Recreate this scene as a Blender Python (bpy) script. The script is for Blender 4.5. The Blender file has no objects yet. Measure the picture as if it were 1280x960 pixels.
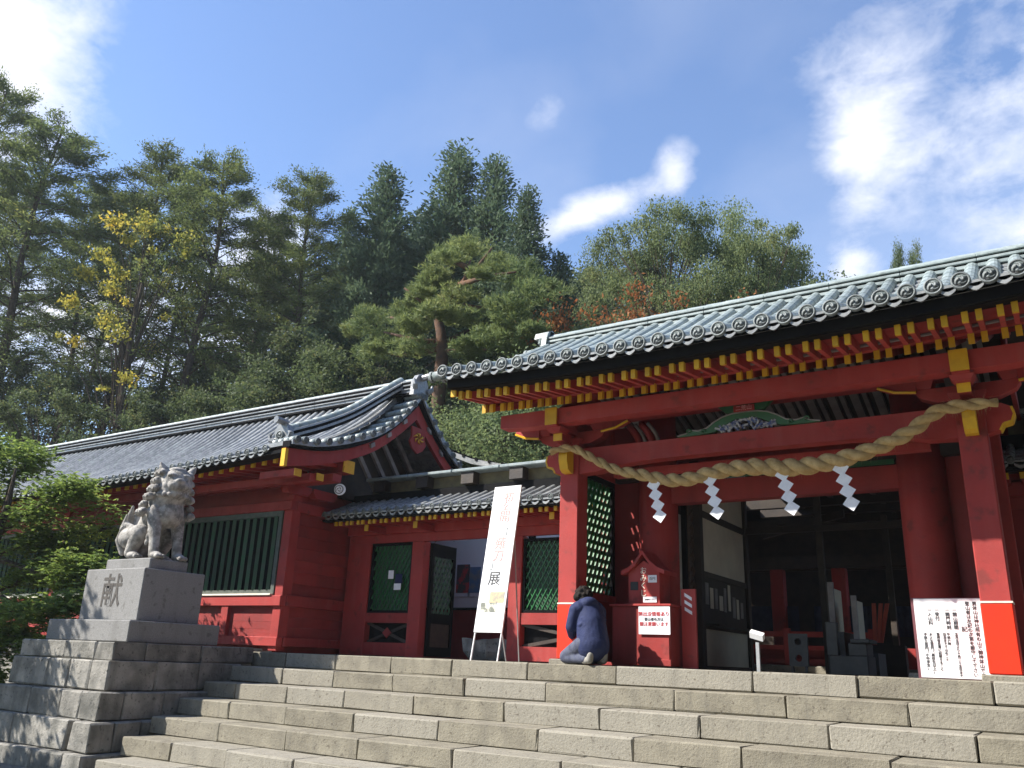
import bpy, bmesh, math, random
import numpy as np
from mathutils import Vector, Matrix

random.seed(7)
RNG = np.random.default_rng(7)
S = bpy.context.scene
C = S.collection
R = math.radians

# ------------------------------------------------------------------ camera
FPX = 1046.1                                   # focal length in pixels of a 1280 px wide picture
YAW, PIT, ROL = 0.5823, 0.31908, 0.039335
CAMZ = 0.015
_fw = Vector((-math.sin(YAW) * math.cos(PIT), math.cos(YAW) * math.cos(PIT), math.sin(PIT)))
_rt = Vector((math.cos(YAW), math.sin(YAW), 0))
_up = _rt.cross(_fw)
c_r = math.cos(ROL) * _rt + math.sin(ROL) * _up
c_u = -math.sin(ROL) * _rt + math.cos(ROL) * _up
cam = bpy.data.cameras.new('camera')
cam.sensor_width = 36.0
cam.lens = 36.0 * FPX / 1280.0
cam.clip_start = 0.05
cam.clip_end = 3000
cam_o = bpy.data.objects.new('camera', cam)
C.objects.link(cam_o)
M3 = Matrix((c_r, c_u, -_fw)).transposed()
cam_o.matrix_world = Matrix.Translation((0, 0, CAMZ)) @ M3.to_4x4()
S.camera = cam_o

def ray(px, py):
    return c_r * ((px - 640) / FPX) - c_u * ((py - 480) / FPX) + _fw
def oY(px, py, Y):                              # pixel -> point on a wall plane y = Y
    d = ray(px, py); k = Y / d.y
    return Vector((d.x * k, Y, d.z * k + CAMZ))
def oX(px, py, X):
    d = ray(px, py); k = X / d.x
    return Vector((X, d.y * k, d.z * k + CAMZ))

# ------------------------------------------------------------------ world, sun, exposure
SUN = Vector((-.92, -.74, 1.05)).normalized()   # towards the sun
EL = math.asin(SUN.z)
AZ = math.atan2(SUN.x, SUN.y)                   # from +Y towards +X
W = bpy.data.worlds.new('World'); S.world = W; W.use_nodes = True
nt = W.node_tree; nt.nodes.clear()
def wn(t, **k):
    n = nt.nodes.new(t)
    for a, b in k.items(): setattr(n, a, b)
    return n
sky = wn('ShaderNodeTexSky', sky_type='NISHITA', sun_disc=False)
sky.sun_elevation = EL; sky.sun_rotation = AZ % (2 * math.pi)
sky.altitude = 1200; sky.air_density = 1.35; sky.dust_density = 0.35; sky.ozone_density = 3.0
tc = wn('ShaderNodeTexCoord')
nrm = wn('ShaderNodeVectorMath', operation='NORMALIZE'); nt.links.new(tc.outputs['Generated'], nrm.inputs[0])
def wmath(op, a, b=None, clamp=False):
    n = wn('ShaderNodeMath', operation=op); n.use_clamp = clamp
    for i, v in enumerate((a, b)):
        if v is None: continue
        if isinstance(v, (int, float)): n.inputs[i].default_value = v
        else: nt.links.new(v, n.inputs[i])
    return n.outputs[0]
def wdot(v):
    n = wn('ShaderNodeVectorMath', operation='DOT_PRODUCT')
    nt.links.new(nrm.outputs[0], n.inputs[0]); n.inputs[1].default_value = v
    return n.outputs['Value']
# clouds: where they stand in the sky (a direction), width, height, tilt, density
clouds = [(1080, 170, .045, .07, -.15, 1.25), (1062, 334, .026, .026, -.5, 1.0), (1240, 170, .10, .10, .3, .32), (1310, 290, .05, .03, 0, .6), (1120, 20, .2, .05, .1, .30),
          (752, 258, .060, .022, .30, 1.15), (700, 282, .05, .018, .45, .8), (845, 212, .022, .028, -.2, 1.1), (682, 140, .034, .03, 0, .36),
          (15, 30, .055, .09, -.5, 1.2), (50, 130, .07, .08, 0, .5), (320, 330, .07, .09, 0, .9), (130, 420, .14, .08, 0, 1.0), (640, 460, .2, .03, 0, .4),
          (1500, 60, .18, .10, .2, 1.0), (-250, 120, .14, .14, 0, .9), (1420, 420, .16, .08, 0, .8), (-600, 330, .2, .10, 0, .7), (700, -420, .2, .08, .2, .6)]
acc = None
for px, py, a, b, tilt, dens in clouds:
    d = ray(px, py).normalized()
    t1 = d.cross(Vector((0, 0, 1))).normalized(); t2 = t1.cross(d).normalized()
    e1 = (t1 * math.cos(tilt) + t2 * math.sin(tilt)) / a
    e2 = (-t1 * math.sin(tilt) + t2 * math.cos(tilt)) / b
    u = wdot(e1); v = wdot(e2)
    q = wmath('ADD', wmath('MULTIPLY', u, u), wmath('MULTIPLY', v, v))
    g = wmath('MULTIPLY', wmath('POWER', 0.37, q), dens)
    acc = g if acc is None else wmath('ADD', acc, g)
mp = wn('ShaderNodeMapping'); mp.inputs['Scale'].default_value = (1, 1, 1.6)
nt.links.new(nrm.outputs[0], mp.inputs[0])
nz = wn('ShaderNodeTexNoise'); nz.inputs['Scale'].default_value = 13.0; nz.inputs['Detail'].default_value = 9
nz.inputs['Roughness'].default_value = .62; nz.inputs['Distortion'].default_value = .2
nt.links.new(mp.outputs[0], nz.inputs['Vector'])
nz2 = wn('ShaderNodeTexNoise'); nz2.inputs['Scale'].default_value = 2.2; nz2.inputs['Detail'].default_value = 7
nz2.inputs['Roughness'].default_value = .5; nz2.inputs['Distortion'].default_value = .4
nt.links.new(mp.outputs[0], nz2.inputs['Vector'])
nn = wmath('MULTIPLY', wmath('SUBTRACT', nz.outputs[0], 0.5), 1.9)
nn = wmath('MULTIPLY', nn, wmath('MULTIPLY', acc, 1.8, True))
dense = wmath('MULTIPLY', wmath('SUBTRACT', wmath('ADD', wmath('MULTIPLY', acc, .85), nn), .22), 1.25, True)
dense = wmath('MULTIPLY', dense, .93)
veil = wmath('MULTIPLY', wmath('SUBTRACT', nz2.outputs[0], .44), .75, True)     # thin high haze all over the sky
fac = wmath('ADD', dense, wmath('ADD', veil, .02), True)
mx = wn('ShaderNodeMix', data_type='RGBA')
nt.links.new(fac, mx.inputs['Factor']); nt.links.new(sky.outputs[0], mx.inputs['A'])
mx.inputs['B'].default_value = (4.6, 4.75, 5.2, 1)
hs = wn('ShaderNodeHueSaturation'); hs.inputs['Saturation'].default_value = 1.08; hs.inputs['Hue'].default_value = .507; hs.inputs['Value'].default_value = 1.36
bg = wn('ShaderNodeBackground'); bg.inputs['Strength'].default_value = 0.082
wo = wn('ShaderNodeOutputWorld')
nt.links.new(mx.outputs['Result'], hs.inputs['Color']); nt.links.new(hs.outputs[0], bg.inputs['Color']); nt.links.new(bg.outputs[0], wo.inputs[0])
sl = bpy.data.lights.new('sun', 'SUN'); sl.energy = 5.0; sl.angle = R(0.53); sl.color = (1.0, .94, .85)
so = bpy.data.objects.new('sun', sl); C.objects.link(so)
so.rotation_euler = SUN.to_track_quat('Z', 'Y').to_euler()
so.location = (-30, -20, 40)
S.view_settings.view_transform = 'Standard'; S.view_settings.look = 'None'
S.view_settings.exposure = 1.1; S.view_settings.gamma = 1.0; S.view_settings.use_curve_mapping = False
S.cycles.max_bounces = 8; S.cycles.transparent_max_bounces = 8
S.cycles.use_denoising = True

# ------------------------------------------------------------------ materials
MATS = {}
def pbr(name, c1, c2=None, scale=3.0, rough=.6, bump=0.0, bscale=40.0, rnd=0.0, metal=0.0, spec=.5, detail=6, lo=.35, hi=.68, spots=None, sscale=60, coat=0, streak=None, rvar=0.0, tint=None):
    if name in MATS: return MATS[name]
    m = bpy.data.materials.new(name); m.use_nodes = True
    t = m.node_tree; b = t.nodes['Principled BSDF']; L = t.links.new
    tcn = t.nodes.new('ShaderNodeTexCoord'); oi = t.nodes.new('ShaderNodeObjectInfo')
    sc = t.nodes.new('ShaderNodeVectorMath'); sc.operation = 'SCALE'; sc.inputs[0].default_value = (37, 19, 53)
    L(oi.outputs['Random'], sc.inputs['Scale'])
    ad = t.nodes.new('ShaderNodeVectorMath'); ad.operation = 'ADD'
    L(tcn.outputs['Object'], ad.inputs[0]); L(sc.outputs[0], ad.inputs[1])
    vec = ad.outputs[0]
    def noise(s, det=6, v=None, ro=.55):
        n = t.nodes.new('ShaderNodeTexNoise'); n.inputs['Scale'].default_value = s; n.inputs['Detail'].default_value = det; n.inputs['Roughness'].default_value = ro
        L(v or vec, n.inputs['Vector']); return n.outputs[0]
    def mrange(x, a, bb, c, d):
        n = t.nodes.new('ShaderNodeMapRange'); L(x, n.inputs[0])
        for i, v in enumerate((a, bb, c, d)): n.inputs[i + 1].default_value = v
        return n.outputs[0]
    def mix(f, a, bb):
        n = t.nodes.new('ShaderNodeMix'); n.data_type = 'RGBA'
        if isinstance(f, float): n.inputs[0].default_value = f
        else: L(f, n.inputs[0])
        for i, v in ((6, a), (7, bb)):
            if isinstance(v, tuple): n.inputs[i].default_value = (*v, 1)
            else: L(v, n.inputs[i])
        return n.outputs[2]
    col = None
    if c2 is not None:
        col = mix(mrange(noise(scale, detail), lo, hi, 0, 1), c1, c2)
    else:
        col = mix(0.0, c1, c1)
    if tint is not None:                       # some pieces are of another stone
        col = mix(mrange(oi.outputs['Random'], .25, .8, 0, .75), col, tint)
    if streak is not None:                     # rain stains running down
        mpn = t.nodes.new('ShaderNodeMapping'); mpn.inputs['Scale'].default_value = (1, 1, .09); L(vec, mpn.inputs[0])
        col = mix(mrange(noise(streak[1], 5, mpn.outputs[0]), .5, .72, 0, streak[2]), col, streak[0])
    if spots is not None:
        col = mix(mrange(noise(sscale, 3), .60, .70, 0, .8), col, spots)
    if rnd:
        hsv = t.nodes.new('ShaderNodeHueSaturation'); L(col, hsv.inputs['Color'])
        L(mrange(oi.outputs['Random'], 0, 1, 1 - rnd, 1 + rnd), hsv.inputs['Value']); col = hsv.outputs[0]
    L(col, b.inputs['Base Color'])
    if rvar:
        L(mrange(noise(scale * 2.3, 4), .3, .7, max(.05, rough - rvar), min(1, rough + rvar)), b.inputs['Roughness'])
    else:
        b.inputs['Roughness'].default_value = rough
    b.inputs['Metallic'].default_value = metal; b.inputs['Specular IOR Level'].default_value = spec
    if coat: b.inputs['Coat Weight'].default_value = coat; b.inputs['Coat Roughness'].default_value = .25
    if bump:
        bn = t.nodes.new('ShaderNodeBump'); bn.inputs['Strength'].default_value = bump; bn.inputs['Distance'].default_value = .02
        L(noise(bscale, 8, None, .65), bn.inputs['Height']); L(bn.outputs[0], b.inputs['Normal'])
    MATS[name] = m
    return m

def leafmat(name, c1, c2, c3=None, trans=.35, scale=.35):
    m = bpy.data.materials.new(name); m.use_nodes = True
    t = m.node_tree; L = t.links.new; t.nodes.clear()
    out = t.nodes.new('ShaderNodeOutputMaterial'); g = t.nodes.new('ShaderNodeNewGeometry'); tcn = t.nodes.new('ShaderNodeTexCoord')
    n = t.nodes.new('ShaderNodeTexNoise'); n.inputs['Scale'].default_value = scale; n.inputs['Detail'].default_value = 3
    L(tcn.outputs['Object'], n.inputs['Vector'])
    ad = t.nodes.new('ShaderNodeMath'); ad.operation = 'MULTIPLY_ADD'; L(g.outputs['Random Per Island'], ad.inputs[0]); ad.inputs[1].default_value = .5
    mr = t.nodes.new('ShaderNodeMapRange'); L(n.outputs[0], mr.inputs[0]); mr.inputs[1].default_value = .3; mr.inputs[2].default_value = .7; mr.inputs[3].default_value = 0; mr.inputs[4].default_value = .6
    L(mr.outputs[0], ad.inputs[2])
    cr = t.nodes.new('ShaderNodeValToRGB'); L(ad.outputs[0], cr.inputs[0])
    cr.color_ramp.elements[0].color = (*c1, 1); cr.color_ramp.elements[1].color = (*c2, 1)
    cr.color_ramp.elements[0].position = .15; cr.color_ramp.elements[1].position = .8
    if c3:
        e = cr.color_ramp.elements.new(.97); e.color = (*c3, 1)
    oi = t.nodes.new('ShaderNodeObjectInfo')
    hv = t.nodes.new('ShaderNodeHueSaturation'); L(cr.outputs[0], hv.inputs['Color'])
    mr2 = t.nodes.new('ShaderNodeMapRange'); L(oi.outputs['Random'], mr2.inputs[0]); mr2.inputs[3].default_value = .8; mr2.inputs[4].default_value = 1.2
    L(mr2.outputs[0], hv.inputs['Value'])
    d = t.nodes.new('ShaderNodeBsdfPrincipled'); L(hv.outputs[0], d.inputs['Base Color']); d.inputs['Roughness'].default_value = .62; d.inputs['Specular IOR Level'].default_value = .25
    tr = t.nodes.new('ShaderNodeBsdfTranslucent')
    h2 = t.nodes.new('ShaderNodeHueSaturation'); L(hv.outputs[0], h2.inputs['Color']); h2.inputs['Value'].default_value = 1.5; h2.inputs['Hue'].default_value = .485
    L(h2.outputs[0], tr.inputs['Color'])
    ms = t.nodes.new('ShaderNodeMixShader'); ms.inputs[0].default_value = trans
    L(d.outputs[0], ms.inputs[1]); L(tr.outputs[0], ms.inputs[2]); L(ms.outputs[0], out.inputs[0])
    MATS[name] = m
    return m

red = pbr('red_lacquer', (.37, .046, .041), (.29, .040, .037), 2.2, .62, .16, 26, rnd=.12, spec=.25, spots=(.19, .040, .036), sscale=5, streak=((.39, .085, .075), 5, .5), rvar=.12)
redp = pbr('red_panel_boards', (.33, .044, .040), (.22, .036, .034), 1.6, .62, .2, 22, rnd=.14, streak=((.17, .034, .031), 4, .6), spec=.25, rvar=.12)
verm = pbr('vermilion_paint', (.78, .034, .008), (.66, .03, .010), 3, .5, .05, 30, spec=.3)
whitep = pbr('white_line_paint', (.8, .74, .62), (.65, .6, .5), 14, .6)
yel = pbr('ochre_yellow_paint', (.68, .40, .02), (.58, .33, .02), 9, .5, .06, 40, rnd=.12, spec=.3)
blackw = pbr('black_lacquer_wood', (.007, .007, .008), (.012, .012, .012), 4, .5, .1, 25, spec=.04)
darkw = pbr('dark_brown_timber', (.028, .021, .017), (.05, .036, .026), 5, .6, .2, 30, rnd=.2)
greyw = pbr('grey_white_painted_wood', (.30, .28, .27), (.20, .18, .175), 6, .7, .12, 30, rnd=.15)
greyframe = pbr('grey_green_frame_wood', (.11, .125, .105), (.07, .085, .07), 8, .7, .15, 30, rnd=.1)
greens = pbr('green_slat_paint', (.035, .115, .055), (.06, .095, .066), 7, .55, .12, 35, rnd=.25)
greenl = pbr('green_lattice_paint', (.010, .135, .03), (.012, .10, .028), 8, .45, .08, 35, rnd=.15)
greenc = pbr('green_carving_paint', (.022, .125, .05), (.04, .10, .05), 20, .5, .2, 50)
bluec = pbr('blue_white_carving', (.045, .075, .22), (.42, .42, .42), 26, .5, .2, 50, lo=.42, hi=.6)
gold = pbr('gold_leaf', (.75, .42, .06), (.6, .32, .05), 20, .32, .1, 60, metal=.8)
tile = pbr('blue_grey_roof_tile', (.215, .262, .262), (.31, .36, .355), 5, .42, .22, 35, rnd=.16, spec=.6, rvar=.14, streak=((.12, .14, .13), 6, .6))
tiled = pbr('dark_roof_tile', (.22, .23, .235), (.32, .33, .33), 5, .27, .2, 35, rnd=.2, spec=.7, rvar=.12, streak=((.13, .14, .13), 6, .5))
tilecap = pbr('tile_end_relief', (.19, .215, .22), (.13, .15, .15), 18, .55, .3, 50, rnd=.15)
step = pbr('tan_step_stone', (.275, .252, .196), (.19, .173, .136), 4.5, .88, .5, 40, rnd=.12, spec=.2, spots=(.11, .095, .075), sscale=26, tint=(.25, .235, .20), streak=((.16, .15, .125), 9, .5))
wallst = pbr('grey_wall_stone', (.31, .295, .265), (.13, .128, .116), 3.2, .9, .8, 22, rnd=.16, spec=.2, spots=(.07, .07, .065), sscale=18, streak=((.10, .10, .09), 5, .7))
granite = pbr('pale_granite', (.27, .268, .262), (.185, .182, .178), 70, .85, .25, 120, rnd=.05, spec=.25, streak=((.15, .148, .14), 4, .5), spots=(.14, .138, .13), sscale=9)
oldst = pbr('weathered_statue_stone', (.46, .44, .41), (.20, .19, .175), 9, .92, .7, 55, spec=.2, lo=.38, hi=.62, spots=(.52, .50, .46), sscale=30)
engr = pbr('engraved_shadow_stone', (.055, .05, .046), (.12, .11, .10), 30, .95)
plaster = pbr('pale_plaster', (.66, .60, .49), (.56, .51, .42), 3, .9, .05, 60)
white = pbr('white_sheet', (.80, .81, .82), (.74, .75, .77), 4, .6)
whitew = pbr('white_wall_plaster', (.82, .82, .81), (.76, .76, .75), 2.5, .9, .05, 50)
paper = pbr('white_paper', (.84, .85, .88), (.76, .77, .81), 14, .75, .1, 30)
ink = pbr('black_ink', (.018, .018, .02), None, rough=.6)
inkred = pbr('red_ink', (.55, .03, .035), None, rough=.6)
inkpale = pbr('faded_red_ink', (.72, .35, .33), None, rough=.6)
inkgrey = pbr('faded_grey_ink', (.30, .32, .33), None, rough=.6)
straw = pbr('rice_straw_rope', (.52, .385, .19), (.36, .25, .105), 14, .85, .6, 90, rnd=.08, spec=.2)
metalw = pbr('grey_metal_pipe', (.42, .43, .44), (.30, .31, .32), 9, .4, .08, 40, metal=.4)
darkst = pbr('dark_cast_metal', (.03, .032, .034), (.055, .056, .055), 7, .55, .2, 40)
navy = pbr('navy_jacket_cloth', (.018, .026, .075), (.026, .036, .10), 12, .75, .9, 11, spec=.25)
trous = pbr('grey_trouser_cloth', (.055, .062, .10), (.10, .11, .15), 12, .85, .4, 40, spec=.2)
shoe = pbr('pale_shoe_cloth', (.30, .29, .26), (.22, .21, .19), 20, .8, .3, 60)
skin = pbr('skin', (.52, .28, .19), (.46, .24, .16), 9, .5)
hairm = pbr('dark_hair', (.010, .008, .007), (.022, .017, .014), 60, .7, .6, 130, spec=.15)
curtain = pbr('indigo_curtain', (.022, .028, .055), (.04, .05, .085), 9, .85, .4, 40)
sunlit_rail = pbr('sunlit_rail_paint', (.62, .07, .02), (.5, .05, .02), 6, .5)  # sunlight on the railing post is put into this orange
gravel = pbr('courtyard_gravel', (.20, .19, .17), (.12, .115, .105), 26, .95, .9, 60, spec=.2)
soil = pbr('forest_soil', (.055, .05, .032), (.03, .045, .018), .6, 1.0, .9, 4, spec=.1)
pave = pbr('paving_stone', (.22, .21, .185), (.16, .15, .13), 3, .9, .4, 25, spec=.2)
bark = pbr('tree_bark', (.055, .042, .032), (.10, .08, .062), 7, .95, .9, 14, spec=.15)
barkpine = pbr('pine_bark', (.15, .085, .055), (.085, .06, .048), 6, .95, .9, 14, spec=.15)
woodpan = pbr('brown_carved_panel', (.085, .05, .03), (.05, .03, .02), 12, .6, .4, 40)
yelboard = pbr('mossy_yellow_board', (.17, .145, .075), (.09, .082, .05), 6, .8, .2, 20)
posterA = pbr('poster_red_grey_print', (.55, .06, .07), (.08, .085, .09), 5, .5, lo=.45, hi=.52)
posterB = pbr('poster_blue_grey_print', (.12, .22, .38), (.22, .26, .28), 6, .5, lo=.42, hi=.56)
photoA = pbr('print_tan_landscape', (.55, .42, .22), (.30, .27, .20), 14, .5, lo=.42, hi=.56)
photoB = pbr('print_grey_river', (.62, .60, .50), (.12, .13, .10), 11, .5, lo=.42, hi=.54)

# ------------------------------------------------------------------ mesh helpers
WM = {}
class MB:
    def __init__(s): s.v = []; s.f = []
    def add(s, vs, fs):
        o = len(s.v); s.v += [tuple(v) for v in vs]; s.f += [tuple(i + o for i in f) for f in fs]; return s
    def hexa(s, p):                       # 8 points: bottom 4 ccw, top 4 ccw
        return s.add(p, [(3, 2, 1, 0), (4, 5, 6, 7), (0, 1, 5, 4), (1, 2, 6, 5), (2, 3, 7, 6), (3, 0, 4, 7)])
    def box(s, x0, x1, y0, y1, z0, z1):
        if x0 > x1: x0, x1 = x1, x0
        if y0 > y1: y0, y1 = y1, y0
        if z0 > z1: z0, z1 = z1, z0
        return s.hexa([(x0, y0, z0), (x1, y0, z0), (x1, y1, z0), (x0, y1, z0), (x0, y0, z1), (x1, y0, z1), (x1, y1, z1), (x0, y1, z1)])
    def cham(s, x0, x1, y0, y1, z0, z1, b=.012, jit=0.0):
        if x0 > x1: x0, x1 = x1, x0
        if y0 > y1: y0, y1 = y1, y0
        if z0 > z1: z0, z1 = z1, z0
        lo = (x0, y0, z0); hi = (x1, y1, z1); vs = []; idx = {}
        for i in range(8):
            sg = (i & 1, (i >> 1) & 1, (i >> 2) & 1)
            for a in range(3):
                p = []
                for k in range(3):
                    e = hi[k] if sg[k] else lo[k]
                    bb = b * (1 + (random.random() - .5) * (1.2 if jit else 0))
                    if k != a: e += -bb if sg[k] else bb
                    if jit: e += random.uniform(-jit, jit)
                    p.append(e)
                idx[(i, a)] = len(vs); vs.append(p)
        fs = []
        for a in range(3):
            u, w = (a + 1) % 3, (a + 2) % 3
            for sd in (0, 1):
                q = []
                for su, sw in ((0, 0), (1, 0), (1, 1), (0, 1)):
                    i = (sd << a) | (su << u) | (sw << w); q.append(idx[(i, a)])
                fs.append(tuple(q) if sd else tuple(q[::-1]))
            for su in (0, 1):
                for sw in (0, 1):
                    i0 = (su << u) | (sw << w); i1 = i0 | (1 << a)
                    q = (idx[(i0, u)], idx[(i1, u)], idx[(i1, w)], idx[(i0, w)])
                    fs.append(q if su == sw else q[::-1])
        for i in range(8):
            par = bin(i).count('1') % 2
            q = (idx[(i, 0)], idx[(i, 1)], idx[(i, 2)])
            fs.append(q if par else q[::-1])
        return s.add(vs, fs)
    def obox(s, c, ax, ay, az):           # centre and three half-axis vectors
        c, ax, ay, az = map(Vector, (c, ax, ay, az))
        return s.hexa([c - ax - ay - az, c + ax - ay - az, c + ax + ay - az, c - ax + ay - az, c - ax - ay + az, c + ax - ay + az, c + ax + ay + az, c - ax + ay + az])
    def prism(s, poly, axis, a0, a1):     # poly of 2d points, extruded along axis 'x','y','z'
        n = len(poly)
        def P(p, a): return {'x': (a, p[0], p[1]), 'y': (p[0], a, p[1]), 'z': (p[0], p[1], a)}[axis]
        vs = [P(p, a0) for p in poly] + [P(p, a1) for p in poly]
        fs = [tuple(range(n)), tuple(range(2 * n - 1, n - 1, -1))] + [(i, i + n, (i + 1) % n + n, (i + 1) % n) for i in range(n)]
        return s.add(vs, fs)
    def tube(s, path, rad, n=8, cap=True, flat=1.0):
        path = [Vector(p) for p in path]; m = len(path)
        if not isinstance(rad, (list, tuple)): rad = [rad] * m
        o = len(s.v); ref = None
        for i, p in enumerate(path):
            t = (path[min(i + 1, m - 1)] - path[max(i - 1, 0)])
            t = t.normalized() if t.length > 1e-9 else Vector((0, 0, 1))
            if ref is None: ref = Vector((0, 0, 1)) if abs(t.z) < .9 else Vector((1, 0, 0))
            u = (ref - t * ref.dot(t)).normalized(); ref = u; w = t.cross(u)
            for k in range(n):
                a = 2 * math.pi * k / n
                s.v.append(tuple(p + (u * math.cos(a) * flat + w * math.sin(a)) * rad[i]))
        for i in range(m - 1):
            for k in range(n):
                s.f.append((o + i * n + k, o + i * n + (k + 1) % n, o + (i + 1) * n + (k + 1) % n, o + (i + 1) * n + k))
        if cap:
            s.f.append(tuple(o + k for k in range(n))[::-1]); s.f.append(tuple(o + (m - 1) * n + k for k in range(n)))
        return s
    def sphere(s, c, r, sx=1, sy=1, sz=1, nu=8, nv=6):
        o = len(s.v); c = Vector(c)
        s.v.append((c.x, c.y, c.z + r * sz))
        for j in range(1, nv):
            th = math.pi * j / nv
            for i in range(nu):
                a = 2 * math.pi * i / nu
                s.v.append((c.x + r * sx * math.sin(th) * math.cos(a), c.y + r * sy * math.sin(th) * math.sin(a), c.z + r * sz * math.cos(th)))
        s.v.append((c.x, c.y, c.z - r * sz)); e = len(s.v) - 1
        for i in range(nu): s.f.append((o, o + 1 + i, o + 1 + (i + 1) % nu))
        for j in range(nv - 2):
            for i in range(nu):
                a = o + 1 + j * nu + i; b2 = o + 1 + j * nu + (i + 1) % nu
                s.f.append((a, a + nu, b2 + nu, b2))
        q = o + 1 + (nv - 2) * nu
        for i in range(nu): s.f.append((q + i, e, q + (i + 1) % nu))
        return s
    def mesh(s, name):
        me = bpy.data.meshes.new(name); me.from_pydata(s.v, [], s.f); me.update(); return me
    def build(s, name, mat, parent=None, smooth=False, loc=None):
        return link(name, s.mesh(name), mat, parent, smooth, loc)

def link(name, me, mat, parent=None, smooth=False, loc=None, M=None):
    if mat is not None and not me.materials: me.materials.append(mat)
    if smooth and len(me.polygons):
        me.polygons.foreach_set('use_smooth', [True] * len(me.polygons))
    o = bpy.data.objects.new(name, me); C.objects.link(o)
    Mw = M if M is not None else (Matrix.Translation(loc) if loc is not None else Matrix.Identity(4))
    o.matrix_basis = Mw; WM[o] = Mw.copy()
    if parent is not None:
        o.parent = parent; o.matrix_parent_inverse = WM[parent].inverted()
    return o
def tag(o, label=None, cat=None, group=None, kind=None):
    if label: o['label'] = label
    if cat: o['category'] = cat
    if group: o['group'] = group
    if kind: o['kind'] = kind
    return o
def thing(name, label, cat, loc=(0, 0, 0), group=None):
    o = bpy.data.objects.new(name, None); C.objects.link(o); o.empty_display_size = .2
    o.location = loc; WM[o] = Matrix.Translation(loc)
    return tag(o, label, cat, group)
def copy_tree(o, M, label=None, group=None):
    r = o.copy(); C.objects.link(r); r.matrix_basis = M; WM[r] = M.copy()
    if label: r['label'] = label
    if group: r['group'] = group
    for ch in list(o.children):
        c = ch.copy(); C.objects.link(c); c.parent = r; c.matrix_parent_inverse = ch.matrix_parent_inverse.copy()
        for g in list(ch.children):
            d = g.copy(); C.objects.link(d); d.parent = c; d.matrix_parent_inverse = g.matrix_parent_inverse.copy()
    return r
def B(name, mat, parent, *b, bev=0.0):
    m = MB()
    if bev: m.cham(*b, b=bev)
    else: m.box(*b)
    return m.build(name, mat, parent)
def text(s, size, mat, M, parent, name='lettering', vertical=False, ext=.0015, space=1.0, bold=0.0):
    cu = bpy.data.curves.new('t', 'FONT')
    cu.body = '\n'.join(s) if vertical else s
    cu.size = size; cu.align_x = 'CENTER'; cu.align_y = 'TOP' if vertical else 'CENTER'
    cu.extrude = ext; cu.space_line = space; cu.resolution_u = 3; cu.offset = bold
    o = bpy.data.objects.new('t', cu); C.objects.link(o)
    dg = bpy.context.evaluated_depsgraph_get()
    me = bpy.data.meshes.new_from_object(o.evaluated_get(dg))
    bpy.data.objects.remove(o); bpy.data.curves.remove(cu)
    return link(name, me, mat, parent, M=M)
def facing_front(p, tilt=0.0):                 # a sheet facing -Y at p
    return Matrix.Translation(p) @ Matrix.Rotation(tilt, 4, 'Z') @ Matrix.Rotation(R(90), 4, 'X')

# ------------------------------------------------------------------ ground, stairs
D0, TR, RI = 9.659, 0.5, 0.22                  # front edge of the terrace, tread, riser
NST = 7
GZ = -RI * NST
tag(MB().box(-400, 400, -60, D0 - TR * NST + .5, GZ - .5, GZ).build('ground', gravel), kind='structure')
tag(MB().box(-60, 40, D0 + .5, 24, -1.2, -.006).build('terrace', pave), kind='structure')
gm = MB(); NX, NY = 60, 40                      # forest floor: rises gently away from the shrine
for j in range(NY + 1):
    for i in range(NX + 1):
        x = -420 + 820 * i / NX; y = 23.6 + 600 * (j / NY) ** 2
        gm.v.append((x, y, -.02 + .02 * (y - 23.6) + (.5 * math.sin(x * .05) * math.sin(y * .03) if j > 0 else 0)))
for j in range(NY):
    for i in range(NX):
        a = j * (NX + 1) + i; gm.f.append((a, a + 1, a + NX + 2, a + NX + 1))
tag(gm.build('forest_ground', soil, None, True), kind='structure')
tag(MB().box(-420, -13.2, 9.9, 23.7, -1.5, -.012).build('side_ground', soil), kind='structure')

stairs = tag(MB().box(-10.4, 5.9, D0 - TR * (NST - 1) + .3, D0 + .7, GZ - .2, GZ + .1).build('stairs', step), kind='structure')
rows = [[320, 356, 418.75, 488.75, 565, 660, 770.5, 940, 1070, 1237.5],
        [292, 351.5, 416, 491, 581, 682, 842, 981, 1132],
        [258, 292.5, 357.5, 430, 517, 630.5, 750, 873.75, 1033, 1214.5],
        [227, 285, 357, 442, 548, 672, 791, 925, 1107.5],
        [192, 272, 358, 449, 567, 702], [157, 212, 283, 368], [125, 200]]
for i in range(NST):
    Y = D0 - i * TR; z = -i * RI
    xs = [oY(p, 830 + i * 22, Y).x for p in rows[i]]
    xs[0] -= .12
    while xs[-1] < 5.6: xs.append(xs[-1] + random.uniform(.95, 1.6))
    for a, b in zip(xs[:-1], xs[1:]):
        g = random.uniform(.002, .008); dy = random.uniform(-.012, .012); dz = random.uniform(-.004, .003)
        MB().cham(a + g, b - g, Y + dy, Y + .66 + dy, z - RI + .004, z + dz, b=.013, jit=.004).build('step_stone', step, stairs)

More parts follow.
